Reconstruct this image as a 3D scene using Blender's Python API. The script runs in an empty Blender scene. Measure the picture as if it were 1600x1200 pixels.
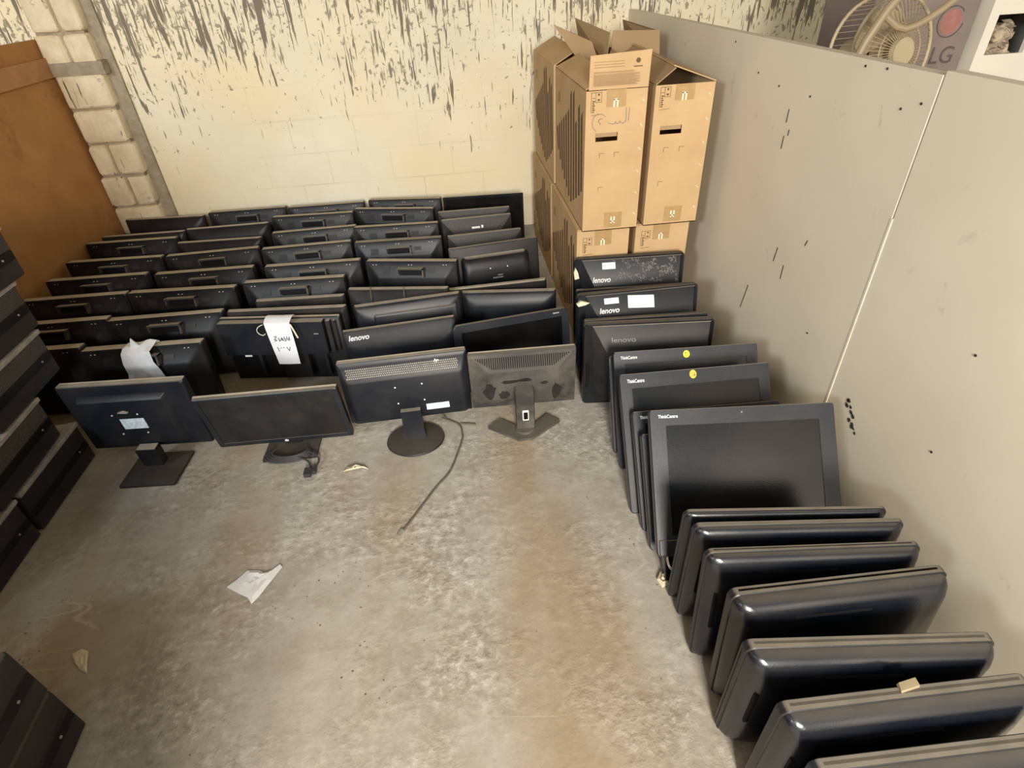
import bpy, bmesh, math, random
from mathutils import Vector, Matrix
random.seed(7)
PI = math.pi
R = math.radians
sc = bpy.context.scene
C = sc.collection

# ------------------------------------------------------------------ camera, world, light, exposure
cam_d = bpy.data.cameras.new('camera')
cam_d.sensor_width = 36.0
cam_d.lens = 19.89
cam_d.clip_start = 0.02
cam = bpy.data.objects.new('camera', cam_d)
C.objects.link(cam)
fw = Vector((0.0632, 0.8004, -0.5960))
rt = Vector((0.9924, -0.1125, -0.0470))
fw.normalize(); rt = (rt - fw * rt.dot(fw)).normalized()
up = rt.cross(fw)
m3 = Matrix((rt, up, -fw)).transposed()
cam.matrix_world = Matrix.Translation((0, 0, 1.6)) @ m3.to_4x4()
sc.camera = cam

sc.view_settings.view_transform = 'Standard'
sc.view_settings.look = 'None'
sc.view_settings.gamma = 1.0
sc.view_settings.use_curve_mapping = False
sc.view_settings.exposure = 0.66
try:
    sc.cycles.use_denoising = True
    sc.cycles.max_bounces = 6
except Exception:
    pass

world = bpy.data.worlds.new('daylight')
sc.world = world
world.use_nodes = True
bg = world.node_tree.nodes['Background']
bg.inputs[0].default_value = (0.72, 0.86, 1.0, 1)
bg.inputs[1].default_value = 0.40


def area(name, loc, target, sx, sy, power, col):
    l = bpy.data.lights.new(name, 'AREA')
    l.shape = 'RECTANGLE'; l.size = sx; l.size_y = sy; l.energy = power; l.color = col
    o = bpy.data.objects.new(name, l); C.objects.link(o)
    o.location = loc
    o.rotation_euler = (Vector(target) - Vector(loc)).to_track_quat('-Z', 'Y').to_euler()
    return o


# daylight from the two wide door openings behind the photographer
area('door_daylight', (0.05, -2.7, 2.15), (0.1, 3.0, 0.7), .8, 1.1, 190, (1.0, 0.92, 0.79))
area('side_window_daylight', (-3.1, -2.3, 2.75), (0.6, 1.6, 0.3), 1.1, .9, 95, (0.88, 0.95, 1.0))

# ------------------------------------------------------------------ node materials


class NT:
    def __init__(s, name):
        s.m = bpy.data.materials.new(name); s.m.use_nodes = True
        s.t = s.m.node_tree; s.n = s.t.nodes; s.b = s.n['Principled BSDF']
        s.tc = s.n.new('ShaderNodeTexCoord')

    def link(s, a, b): s.t.links.new(a, b)

    def coord(s, scale=(1, 1, 1), rot=(0, 0, 0), which='Object', loc=(0, 0, 0)):
        mp = s.n.new('ShaderNodeMapping')
        mp.inputs['Scale'].default_value = scale; mp.inputs['Rotation'].default_value = rot
        mp.inputs['Location'].default_value = loc
        s.link(s.tc.outputs[which], mp.inputs['Vector']); return mp.outputs[0]

    def noise(s, v, scale=5, detail=3, rough=.55, dist=0):
        k = s.n.new('ShaderNodeTexNoise'); s.link(v, k.inputs['Vector'])
        k.inputs['Scale'].default_value = scale; k.inputs['Detail'].default_value = detail
        k.inputs['Roughness'].default_value = rough; k.inputs['Distortion'].default_value = dist
        return k.outputs['Fac']

    def voro(s, v, scale=5, feature='F1'):
        k = s.n.new('ShaderNodeTexVoronoi'); k.feature = feature; s.link(v, k.inputs['Vector'])
        k.inputs['Scale'].default_value = scale; return k.outputs['Distance']

    def ramp(s, f, a, b, lo=0.0, hi=1.0):
        k = s.n.new('ShaderNodeMapRange'); k.clamp = True
        s.link(f, k.inputs[0]); k.inputs[1].default_value = a; k.inputs[2].default_value = b
        k.inputs[3].default_value = lo; k.inputs[4].default_value = hi; return k.outputs[0]

    def math(s, op, a, b=None):
        k = s.n.new('ShaderNodeMath'); k.operation = op
        for i, v in enumerate((a, b)):
            if v is None: continue
            if isinstance(v, (int, float)): k.inputs[i].default_value = v
            else: s.link(v, k.inputs[i])
        return k.outputs[0]

    def mix(s, f, a, b):
        k = s.n.new('ShaderNodeMix'); k.data_type = 'RGBA'
        if isinstance(f, (int, float)): k.inputs[0].default_value = f
        else: s.link(f, k.inputs[0])
        for i, v in ((6, a), (7, b)):
            if isinstance(v, tuple): k.inputs[i].default_value = (*v, 1)
            else: s.link(v, k.inputs[i])
        return k.outputs[2]

    def bump(s, h, strength=.3, dist=.01):
        k = s.n.new('ShaderNodeBump'); k.inputs['Strength'].default_value = strength
        k.inputs['Distance'].default_value = dist; s.link(h, k.inputs['Height'])
        s.link(k.outputs[0], s.b.inputs['Normal'])

    def done(s, col=None, rough=.5, metal=0.0, spec=.5):
        if col is not None:
            if isinstance(col, tuple): s.b.inputs['Base Color'].default_value = (*col, 1)
            else: s.link(col, s.b.inputs['Base Color'])
        if isinstance(rough, (int, float)): s.b.inputs['Roughness'].default_value = rough
        else: s.link(rough, s.b.inputs['Roughness'])
        s.b.inputs['Metallic'].default_value = metal
        s.b.inputs['Specular IOR Level'].default_value = spec
        return s.m

    def sep(s, which='Object'):
        k = s.n.new('ShaderNodeSeparateXYZ'); s.link(s.tc.outputs[which], k.inputs[0]); return k.outputs


def plastic(name, col, rough=.42, dust=.5, dustcol=(.58, .51, .40), film=.05, spec=.5):
    """dark plastic with settled dust on the faces that look up and a faint film of dust"""
    k = NT(name)
    v = k.coord()
    g = k.n.new('ShaderNodeNewGeometry'); sp = k.n.new('ShaderNodeSeparateXYZ')
    k.link(g.outputs['Normal'], sp.inputs[0])
    upf = k.ramp(sp.outputs[2], .80, .97)
    n1 = k.noise(v, 9, 4, .6)
    d = k.math('MULTIPLY', upf, k.ramp(n1, .25, .6, dust * .7, dust))
    f = k.ramp(k.noise(v, 4, 5, .65), .42, .75, 0, film)
    tot = k.math('MAXIMUM', d, f)
    c = k.mix(tot, col, dustcol)
    k.bump(k.noise(v, 260, 2), .12, .002)
    return k.done(c, k.ramp(tot, 0, .5, rough, .85), 0, spec)


def plain(name, col, rough=.6, var=.12, scale=12, spec=.4, bump=.0, metal=0.0):
    k = NT(name); v = k.coord()
    n = k.noise(v, scale, 4)
    c = k.mix(k.ramp(n, .3, .7), tuple(x * (1 - var) for x in col), tuple(min(1, x * (1 + var)) for x in col))
    if bump: k.bump(k.noise(v, scale * 5, 3), bump, .004)
    return k.done(c, rough, metal, spec)


M = {}
M['black'] = plastic('black_plastic', (.0045, .005, .0075), .45, .85, film=.03, spec=.42)
M['gloss'] = plastic('gloss_black_plastic', (.004, .006, .011), .24, .10, film=.02, spec=.7)
M['blue'] = plastic('blue_black_plastic', (.0065, .0085, .0145), .42, .5, film=.03, spec=.45)
M['base'] = plastic('stand_base_plastic', (.010, .011, .013), .45, .10, film=.05)
M['grey'] = plastic('charcoal_plastic', (.010, .010, .0115), .5, .6, film=.05, spec=.42)
M['rim'] = plastic('rim_plastic', (.010, .011, .014), .4, .32, film=.03)
M['dusty'] = plastic('dusty_plastic', (.035, .034, .032), .6, .6, film=.95, dustcol=(.17, .15, .12))
M['bezel'] = plastic('bezel_plastic', (.012, .015, .022), .4, .3, film=.03)
M['screen'] = plastic('screen_panel', (.0035, .0035, .004), .22, .15, film=.015, spec=.5)
M['dirtyscreen'] = plastic('dirty_screen_panel', (.012, .012, .012), .4, .3, film=.22, dustcol=(.12, .12, .11))
M['pocket'] = plain('recess_plastic', (.004, .004, .005), .7, spec=.2)
M['lip'] = plastic('lip_plastic', (.05, .047, .042), .5, .8, film=.3)
M['ventgrey'] = plain('grey_vent_ribs', (.075, .072, .066), .6, .2, 60)
M['mark'] = plain('dark_grime', (.035, .027, .018), .8, .2, 60)
M['faintprint'] = plain('faint_brown_print', (.36, .24, .125), .85, .1, 90, .1)
M['pc'] = plastic('pc_plastic', (.011, .010, .0105), .6, .3, film=.05)
M['pcmesh'] = plastic('pc_grille_plastic', (.035, .031, .030), .6, .3, film=.1)
M['strip'] = plain('dusty_silver_strip', (.30, .28, .25), .55, .2, 40)
M['pcbay'] = plastic('drive_bay_plastic', (.003, .003, .004), .5, .1, film=.02, spec=.3)
M['dot'] = plain('pale_dot', (.75, .77, .78), .5)
M['logo'] = plain('white_logo_paint', (.75, .78, .80), .5, .03)
M['dimlogo'] = plain('grey_logo_paint', (.20, .20, .20), .5, .03)
M['paper'] = plain('paper', (.80, .82, .86), .8, .06, 20, .2, .2)
M['label'] = plain('printed_label', (.62, .72, .80), .6, .25, 90)
M['wlabel'] = plain('white_label', (.80, .82, .82), .6, .1, 60)
M['ink'] = plain('ink', (.14, .15, .18), .7, .05)
M['print'] = plain('brown_print', (.13, .085, .05), .85, .15, 60, .1)
M['yellow'] = plain('yellow_sticker', (.85, .72, .03), .5, .05)
M['orange'] = plain('orange_sticker', (.80, .50, .06), .5, .1)
M['cable'] = plain('cable_rubber', (.045, .045, .048), .5, .2, 60)
M['dustcable'] = plain('dusty_cable_rubber', (.13, .115, .09), .8, .2, 60)
M['chrome'] = plain('chrome', (.6, .6, .62), .2, .05, metal=1.0)
M['cream'] = plain('cream_plastic', (.40, .33, .21), .5, .12, 6)
M['creamdark'] = plain('yellowed_plastic', (.26, .20, .12), .5, .12, 6)
M['white'] = plain('white_enamel', (.72, .68, .58), .35, .04, 4)
M['debris'] = plain('broken_insulation', (.45, .36, .26), .9, .5, 30, .1, .6)
M['lgcarton'] = plain('faded_mauve_carton', (.22, .175, .16), .75, .10, 7, .2)
M['lgred'] = plain('faded_red_print', (.33, .15, .13), .75, .15, 30, .2)
M['lggrey'] = plain('faded_grey_print', (.11, .09, .085), .75, .15, 30, .2)
M['dark'] = plain('black_void', (.004, .004, .006), .9)
M['seam'] = plain('seam_filler', (.66, .61, .50), .6, .1, 20)
M['cord'] = plain('pale_edge_strip', (.70, .62, .46), .6, .1, 20)


def card(name, a, b):
    k = NT(name); v = k.coord()
    n = k.noise(k.coord((3, 3, 60)), 3, 3); n2 = k.noise(v, 5, 4)
    c = k.mix(k.ramp(n2, .3, .7), a, b)
    c = k.mix(k.ramp(n, .2, .8, 0, .12), c, tuple(x * .6 for x in a))
    k.bump(n, .15, .002)
    return k.done(c, .8, 0, .15)


M['card'] = card('cardboard', (.50, .33, .17), (.58, .40, .22))
M['carddark'] = card('aged_cardboard', (.33, .225, .125), (.40, .275, .155))
M['tape'] = plain('brown_tape', (.42, .27, .12), .3, .1, 30, .5)
M['tapeclear'] = plain('shiny_tape_edge', (.88, .80, .64), .3, .1, 40, .6)


def mat_wall():
    k = NT('splattered_whitewash')
    v = k.coord(); xyz = k.sep()
    big = k.noise(v, 1.6, 4, .6)
    base = k.mix(k.ramp(big, .3, .7), (.74, .68, .52), (.86, .81, .66))
    warm = k.noise(k.coord((1, 1, 1), loc=(3, 1, 7)), .9, 3)
    base = k.mix(k.ramp(warm, .42, .68, 0, .7), base, (.86, .72, .42))
    # block joints faintly telegraphing through the paint
    br = k.n.new('ShaderNodeTexBrick')
    mp = k.coord((1, 1, 1), (R(90), 0, 0))
    k.link(mp, br.inputs['Vector']); br.inputs['Scale'].default_value = 1.0
    br.inputs['Brick Width'].default_value = .42; br.inputs['Row Height'].default_value = .21
    br.inputs['Mortar Size'].default_value = .006; br.inputs['Mortar Smooth'].default_value = .6
    jf = k.math('MULTIPLY', br.outputs['Fac'], k.ramp(k.noise(v, 1.5, 3), .45, .7, 0, .30))
    base = k.mix(jf, base, (.42, .37, .27))
    # streaks: stretched noise, denser with height
    high = k.ramp(xyz[2], .38, 1.45, -.075, .085)
    patch = k.ramp(k.noise(v, 1.7, 2), .3, .7, -.05, .05)
    th = k.math('ADD', high, patch)
    s1 = k.math('ADD', k.noise(k.coord((26, 1, 2.6)), 1.0, 3, .55, .25), th)
    s2 = k.math('ADD', k.noise(k.coord((60, 1, 6), loc=(9, 0, 3)), 1.0, 3, .55, .3), th)
    s3 = k.math('ADD', k.noise(k.coord((9, 1, 2.0), loc=(4, 0, 1)), 1.0, 5, .62, .4), th)
    sp = k.math('ADD', k.noise(k.coord((34, 1, 30), loc=(2, 0, 5)), 1.0, 3, .6, .4), th)
    f = k.ramp(s1, .66, .685)
    f = k.math('MAXIMUM', f, k.ramp(s2, .655, .685, 0, .9))
    f = k.math('MAXIMUM', f, k.ramp(s3, .73, .745))
    f = k.math('MAXIMUM', f, k.ramp(sp, .66, .69, 0, .75))
    c = k.mix(k.math('MULTIPLY', f, .88), base, (.135, .11, .085))
    k.bump(k.math('SUBTRACT', k.noise(v, 14, 5, .6), f), .35, .012)
    return k.done(c, .85, 0, .2)


M['wall'] = mat_wall()
k = NT('bare_mortar'); v = k.coord(); n = k.noise(v, 14, 6, .7)
k.bump(n, .6, .02)
M['mortar'] = k.done(k.mix(k.ramp(n, .3, .7), (.26, .22, .16), (.44, .38, .28)), .9, 0, .1)


def mat_block():
    k = NT('whitewashed_blocks'); v = k.coord()
    n = k.noise(v, 9, 6, .65)
    c = k.mix(k.ramp(n, .3, .65), (.62, .52, .35), (.78, .69, .50))
    s = k.noise(k.coord((34, 34, 2.6)), 1.0, 3, .6, .4)
    c = k.mix(k.ramp(s, .64, .67), c, (.14, .115, .08))
    p = k.noise(k.coord((8, 8, 8), loc=(1, 2, 3)), 1.0, 5, .7)
    c = k.mix(k.ramp(p, .64, .68, 0, .8), c, (.33, .28, .20))
    k.bump(n, .6, .02)
    return k.done(c, .9, 0, .15)


M['block'] = mat_block()


def mat_floor():
    k = NT('rough_concrete'); v = k.coord()
    big = k.noise(v, 1.3, 4, .6); mid = k.noise(v, 6, 6, .68); fine = k.noise(v, 75, 4, .7); grit = k.noise(v, 34, 3, .6)
    zone = k.ramp(k.noise(k.coord(loc=(1.5, .4, 0)), 2.6, 4, .6), .40, .62)
    c = k.mix(k.ramp(big, .3, .7), (.33, .30, .25), (.44, .415, .365))
    c = k.mix(k.ramp(mid, .38, .68, 0, .7), c, (.53, .51, .47))
    # gritty bare patches: pale crumbs and dark pits
    c = k.mix(k.math('MULTIPLY', k.ramp(grit, .54, .62, 0, .5), zone), c, (.68, .66, .62))
    c = k.mix(k.math('MULTIPLY', k.ramp(grit, .36, .46, .5, 0), zone), c, (.22, .195, .155))
    c = k.mix(k.ramp(fine, .55, .75, 0, .35), c, (.27, .235, .18))
    # brown earth dust in wide patches, a brown band, painted shade at left
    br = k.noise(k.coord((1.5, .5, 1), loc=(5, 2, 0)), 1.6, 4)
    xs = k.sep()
    brown_band = k.ramp(k.math('ABSOLUTE', k.math('SUBTRACT', xs[0], .17)), 0, .26, .16, 0)  # more brown along a band down the floor
    left = k.ramp(xs[0], -1.5, -.7, .12, 0)  # shade on the left floor, painted as extra brown
    br = k.math('ADD', k.math('ADD', br, brown_band), left)
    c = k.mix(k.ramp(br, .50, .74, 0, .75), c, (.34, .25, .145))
    vo = k.voro(k.coord(), 34)
    c = k.mix(k.math('MULTIPLY', k.ramp(vo, .07, .13, 1, 0), k.ramp(k.noise(v, 3, 3), .52, .60)), c, (.12, .10, .07))
    # pale drag scratches
    gate = k.ramp(k.noise(k.coord(loc=(8, 3, 0)), 2.2, 2), .54, .64)
    for sc_, rz, lc in (((1.0, 7, 1), -28, 0), ((1.3, 5, 1), 20, 4)):
        sc1 = k.noise(k.coord(sc_, (0, 0, R(rz)), loc=(lc, lc, 0)), .8, 1, .4, .1)
        sc1 = k.math('ABSOLUTE', k.math('SUBTRACT', sc1, .5))
        c = k.mix(k.math('MULTIPLY', k.ramp(sc1, 0, .004, .4, 0), gate), c, (.74, .70, .60))
    h = k.math('ADD', k.math('MULTIPLY', mid, .5), k.math('MULTIPLY', k.math('MULTIPLY', grit, zone), .6))
    k.bump(h, .6, .016)
    return k.done(c, .9, 0, .15)


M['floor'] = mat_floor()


def mat_panel():
    k = NT('cream_painted_sheet'); v = k.coord()
    n = k.noise(v, 1.3, 4, .55)
    c = k.mix(k.ramp(n, .3, .7), (.60, .54, .43), (.70, .64, .52))
    s = k.noise(k.coord((5, 5, 3)), 2.3, 4, .7, .5)
    c = k.mix(k.ramp(s, .66, .74, 0, .35), c, (.30, .25, .18))
    k.bump(k.noise(v, 30, 3), .06, .004)
    return k.done(c, .5, 0, .4)


M['panel'] = mat_panel()


def mat_board():
    k = NT('brown_hardboard'); v = k.coord()
    n = k.noise(k.coord((.6, 1.0, .8)), 3.2, 5, .6, .3)
    c = k.mix(k.ramp(n, .3, .7), (.36, .17, .055), (.48, .25, .09))
    s = k.noise(k.coord(loc=(3, 0, 0)), 2.6, 4, .7)
    c = k.mix(k.ramp(s, .60, .72, 0, .6), c, (.20, .095, .03))
    k.bump(k.noise(v, 40, 3), .08, .004)
    return k.done(c, .7, 0, .25)


M['board'] = mat_board()
M['batten'] = plain('pale_wood_batten', (.42, .22, .10), .75, .18, 8, .2, .15)

# ------------------------------------------------------------------ mesh helpers


def rrect(x0, x1, z0, z1, r, y, n=4):
    pts = []
    r = max(min(r, (x1 - x0) / 2 - 1e-4, (z1 - z0) / 2 - 1e-4), 1e-4)
    for cx, cz, a0 in ((x1 - r, z1 - r, 0), (x0 + r, z1 - r, 90), (x0 + r, z0 + r, 180), (x1 - r, z0 + r, 270)):
        for i in range(n + 1):
            a = R(a0 + 90 * i / n)
            pts.append((cx + r * math.cos(a), y, cz + r * math.sin(a)))
    return pts


class MB:
    def __init__(s): s.b = bmesh.new()

    def box(s, x0, x1, y0, y1, z0, z1, mat=None):
        vs = [s.b.verts.new(p) for p in ((x0, y0, z0), (x1, y0, z0), (x1, y1, z0), (x0, y1, z0),
                                         (x0, y0, z1), (x1, y0, z1), (x1, y1, z1), (x0, y1, z1))]
        if mat is not None:
            for q in vs: q.co = mat @ q.co
        for f in ((0, 3, 2, 1), (4, 5, 6, 7), (0, 1, 5, 4), (1, 2, 6, 5), (2, 3, 7, 6), (3, 0, 4, 7)):
            s.b.faces.new([vs[i] for i in f])
        return s

    def loft(s, rings, cap0=True, cap1=True, closed=True):
        R_ = [[s.b.verts.new(p) for p in r] for r in rings]
        n = len(R_[0])
        for a, b in zip(R_, R_[1:]):
            for i in range(n if closed else n - 1):
                j = (i + 1) % n
                s.b.faces.new((a[i], a[j], b[j], b[i]))
        if cap0: s.b.faces.new(R_[0][::-1])
        if cap1: s.b.faces.new(R_[-1])
        return s

    def slab(s, x0, x1, z0, z1, y0, y1, r=.004, n=3, c=.002):
        """rounded rectangle plate standing in xz with thickness y0..y1 and a small chamfer"""
        rr = lambda i, y: rrect(x0 + i, x1 - i, z0 + i, z1 - i, max(r - i, .0005), y, n)
        return s.loft([rr(c, y0), rr(0, y0 + c), rr(0, y1 - c), rr(c, y1)])

    def prism(s, pts, axis, lo, hi):
        """closed 2-D outline extruded along an axis"""
        def p3(p, t):
            return {'x': (t, p[0], p[1]), 'y': (p[0], t, p[1]), 'z': (p[0], p[1], t)}[axis]
        return s.loft([[p3(p, lo) for p in pts], [p3(p, hi) for p in pts]])

    def cyl(s, c, r, h, axis='z', n=32, r2=None):
        r2 = r if r2 is None else r2
        ring = []
        for t, rr in ((0, r), (h, r2)):
            q = []
            for i in range(n):
                a = 2 * PI * i / n
                u, w = rr * math.cos(a), rr * math.sin(a)
                q.append({'z': (c[0] + u, c[1] + w, c[2] + t), 'y': (c[0] + u, c[1] + t, c[2] + w),
                          'x': (c[0] + t, c[1] + u, c[2] + w)}[axis])
            ring.append(q)
        return s.loft(ring)

    def tube(s, pts, r, n=8, smooth=3):
        P = [Vector(p) for p in pts]
        if smooth and len(P) > 2:
            Q = []
            for i in range(len(P) - 1):
                p0 = P[max(i - 1, 0)]; p1 = P[i]; p2 = P[i + 1]; p3 = P[min(i + 2, len(P) - 1)]
                for j in range(smooth):
                    t = j / smooth
                    Q.append(.5 * ((2 * p1) + (p2 - p0) * t + (2 * p0 - 5 * p1 + 4 * p2 - p3) * t * t + (3 * p1 - p0 - 3 * p2 + p3) * t ** 3))
            Q.append(P[-1]); P = Q
        rings = []; u = None
        for i, p in enumerate(P):
            d = (P[min(i + 1, len(P) - 1)] - P[max(i - 1, 0)]).normalized()
            if u is None:
                u = d.orthogonal().normalized()
            else:
                u = (u - d * u.dot(d)).normalized()
            w = d.cross(u)
            rings.append([p + r * (math.cos(2 * PI * k / n) * u + math.sin(2 * PI * k / n) * w) for k in range(n)])
        return s.loft(rings)

    def stroke(s, pts, w, y0, y1):
        """pen stroke in the xz plane with thickness y0..y1"""
        for (ax, az), (bx, bz) in zip(pts, pts[1:]):
            d = Vector((bx - ax, bz - az)); L = d.length
            if L < 1e-6: continue
            d /= L; nx, nz = -d[1] * w / 2, d[0] * w / 2
            e = d * (w * .3)
            ax2, az2, bx2, bz2 = ax - e[0], az - e[1], bx + e[0], bz + e[1]
            s.prism([(ax2 + nx, az2 + nz), (ax2 - nx, az2 - nz), (bx2 - nx, bz2 - nz), (bx2 + nx, bz2 + nz)], 'y', y0, y1)
        return s

    def build(s, name, mat, parent=None, M4=None, sharp=35, label=None):
        if M4 is not None: bmesh.ops.transform(s.b, matrix=M4, verts=s.b.verts)
        bmesh.ops.recalc_face_normals(s.b, faces=s.b.faces)
        me = bpy.data.meshes.new(name); s.b.to_mesh(me); s.b.free()
        me.materials.append(mat)
        for p in me.polygons: p.use_smooth = True
        me.set_sharp_from_angle(angle=R(sharp))
        o = bpy.data.objects.new(name, me); C.objects.link(o)
        if parent is not None: o.parent = parent
        if label: o['label'] = label
        return o


def text(name, s, size, mat, parent, M4, extrude=.0006, shear=0.0, bold=0.0, label=None, sx=1.0):
    cu = bpy.data.curves.new('t', 'FONT'); cu.body = s; cu.size = size; cu.extrude = extrude; cu.shear = shear
    cu.offset = bold; cu.align_x = 'CENTER'; cu.align_y = 'CENTER'
    o = bpy.data.objects.new('t', cu); C.objects.link(o)
    bpy.context.view_layer.update()
    me = bpy.data.meshes.new_from_object(o.evaluated_get(bpy.context.evaluated_depsgraph_get()))
    C.objects.unlink(o); bpy.data.objects.remove(o)
    me.name = name
    # text lies in xy: stand it up facing -y
    me.transform(M4 @ Matrix.Rotation(R(90), 4, 'X') @ Matrix.Diagonal((sx, 1, 1, 1)))
    me.materials.clear(); me.materials.append(mat)
    p = bpy.data.objects.new(name, me); C.objects.link(p); p.parent = parent
    if label: p['label'] = label
    return p


def empty(name):
    o = bpy.data.objects.new(name, None); o.empty_display_size = .1; C.objects.link(o); return o


def tag(o, label, cat, group=None, kind=None):
    o['label'] = label; o['category'] = cat
    if group: o['group'] = group
    if kind: o['kind'] = kind
    return o


def struct(o):
    o['kind'] = 'structure'; return o


def kids(o): return [c for c in bpy.data.objects if c.parent == o]


def copy_tree(o, parent=None, skip=()):
    c = o.copy(); C.objects.link(c)
    c.parent = parent
    for ch in kids(o):
        if ch.name.split('.')[0] in skip: continue
        copy_tree(ch, c)
    return c


def walk(o):
    yield o
    for c in kids(o):
        yield from walk(c)


def place(root, x, y, rot, lean, sx=1, sz=1, face=False, zoff=.001):
    """stand a thing on the floor, turned and leaning, and settle its lowest point on the floor"""
    if face: rot += 180; lean = -lean
    Mx = Matrix.Translation((x, y, 0)) @ Matrix.Rotation(R(rot), 4, 'Z') @ Matrix.Rotation(R(-lean), 4, 'X') @ Matrix.Diagonal((sx, 1, sz, 1))
    lo = 9
    for o in walk(root):
        if o.type != 'MESH': continue
        for v in o.data.vertices:
            z = (Mx @ v.co)[2]
            if z < lo: lo = z
    Mx = Matrix.Translation((0, 0, zoff - lo)) @ Mx
    root.matrix_world = Mx
    return root


# ------------------------------------------------------------------ the room
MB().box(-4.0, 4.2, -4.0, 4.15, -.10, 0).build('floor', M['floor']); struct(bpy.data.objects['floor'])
struct(MB().box(-4.0, 4.2, 4.15, 4.35, 0, 3.0).build('wall_back', M['wall']))
struct(MB().box(-4.2, -4.0, -4.0, 4.35, 0, 3.0).build('wall_outer_left', M['wall']))
struct(MB().box(4.2, 4.4, -4.0, 4.35, 0, 3.0).build('wall_outer_right', M['wall']))
struct(MB().box(-4.2, 4.4, -0.9, 4.35, 3.0, 3.15).build('ceiling', M['mortar']))
# partitions, plus an added shade board
struct(MB().box(-2.35, -2.31, -2.4, 4.14, 0, 1.375).build('wall_left', M['board']))
struct(MB().box(-2.31, -.48, -.46, -.42, 0, 1.42).build('added_shade_wall', M['board']))  # unseen board added behind the camera to shade the left floor
struct(MB().box(-2.31, -2.285, .2, 4.10, 1.185, 1.285).build('trim_1', M['batten']))
struct(MB().slab(0, 2.731, 0, 1.335, -.02, .02, .002, 1, .0006).build('wall_right', M['panel'], M4=Matrix.Translation((1.22, 1.4165, 0)) @ Matrix.Rotation(R(90), 4, 'Z')))
struct(MB().slab(0, 2.4, 0, 1.345, -.02, .02, .002, 1, .0006).build('wall_right', M['panel'], M4=Matrix.Translation((1.2205, -.99, 0)) @ Matrix.Rotation(R(90), 4, 'Z')))
struct(MB().box(1.198, 1.203, 1.410, 1.417, 0.0, .98).build('trim_2', M['seam']))


# block pillar in the back corner
def pillar():
    b = MB()
    z = 0.0; rnd = random.Random(3)
    while z < 3.0:
        h = .20
        x0 = -2.30 + rnd.uniform(-.012, .012); x1 = -2.02 + rnd.uniform(-.012, .010)
        xm = None if rnd.random() < .5 else x0 + (x1 - x0) * rnd.uniform(.4, .6)
        for a, c in (((x0, x1),) if xm is None else ((x0, xm - .006), (xm + .006, x1))):
            rings = []
            for i, y in ((.016, 4.055), (.004, 4.064), (0, 4.075), (0, 4.15)):
                q = rrect(a + i, c - i, z + .006 + i, min(z + h - .006 - i, 2.999), .02, y + 0, 3)
                rings.append([(px + rnd.uniform(-.003, .003), py + rnd.uniform(-.003, .003) if i else py, pz + rnd.uniform(-.003, .003)) for px, py, pz in q])
            b.loft(rings)
        z += h
    return b


struct(pillar().build('trim_3', M['block']))
struct(MB().box(-2.29, -2.03, 4.085, 4.15, 0, 3.0).box(-2.03, -1.95, 4.13, 4.15, 0, 3.0).box(-2.31, -1.99, 4.05, 4.15, 1.185, 1.255)
       .build('trim_4', M['mortar']))

# ------------------------------------------------------------------ monitors
W, Hh = .52, .332


def shell(b, rings, n=4):
    """rings: (y, inset left/right, inset bottom, inset top, radius)"""
    return b.loft([rrect(-W / 2 + i, W / 2 - i, lo, Hh - hi, r, y, n) for y, i, lo, hi, r in rings])


def front(root, bez=.018, mat=None, scr=None, y=.022, w=W, h=Hh, r=.008):
    """bezel frame and screen on the +y side"""
    b = MB()
    o = rrect(-w / 2, w / 2, 0, h, r, y - .014); o2 = rrect(-w / 2, w / 2, 0, h, r, y - .002)
    o3 = rrect(-w / 2 + .002, w / 2 - .002, .002, h - .002, r, y)
    i1 = rrect(-w / 2 + bez, w / 2 - bez, bez * 1.3, h - bez, .002, y); i2 = rrect(-w / 2 + bez, w / 2 - bez, bez * 1.3, h - bez, .002, y - .003)
    b.loft([o, o2, o3, i1, i2], True, True)
    b.build('bezel', mat or M['black'], root)
    MB().slab(-w / 2 + bez + .001, w / 2 - bez - .001, bez * 1.3 + .001, h - bez - .001, y - .0029, y - .0015, .001, 1, .0002).build('screen', scr or M['screen'], root)


def mon_handle(shiny=False):
    root = empty('monitor')
    cm = M['blue'] if shiny else M['black']
    b = MB()
    shell(b, [(.010, 0, 0, 0, .010), (-.024, 0, 0, 0, .010), (-.028, .003, .003, .004, .010), (-.029, .022, .03, .026, .012),
              (-.052, .060, .05, .075, .016), (-.056, .068, .058, .085, .016)])
    b.build('casing', cm, root)
    front(root, y=.022)
    # raised carry handle lip with its dark pocket
    T = Matrix.Translation((0, -.034, .294)) @ Matrix.Rotation(R(-25), 4, 'X')
    p = MB(); p.box(-.062, .068, -.010, -.001, -.036, .0, T); pk = p.build('handle_recess', M['pocket'], root)
    T = Matrix.Translation((0, -.034, .294)) @ Matrix.Rotation(R(-8), 4, 'X')
    l = MB(); l.box(-.072, .078, -.034, .006, .0, .008, T); l.box(.070, .078, -.034, .006, -.040, .008, T); l.box(-.072, -.067, -.026, .004, -.026, .008, T)
    l.build('handle', M['lip'], root)
    for x in (-.215, -.198, -.012, .005, .185, .202):
        MB().box(x - .0028, x + .0028, -.0295, -.026, .3125, .3152).build('vent_hole', M['dot'], root)
    T = Matrix.Translation((0, -.034, .294)) @ Matrix.Rotation(R(-25), 4, 'X')
    t = MB(); t.box(.092, .135, -.0035, .004, -.024, -.002, T); t.build('rating_label', M['grey'], root)
    v = MB(); v.box(-.165, -.120, -.0030, .004, -.036, .0, T); v.build('raised_pad', M['grey'], root)
    # base mount plate low on the back
    MB().slab(-.055, .055, .09, .17, -.066, -.054, .006).build('stand_mount', M['black'], root)
    return root


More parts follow.
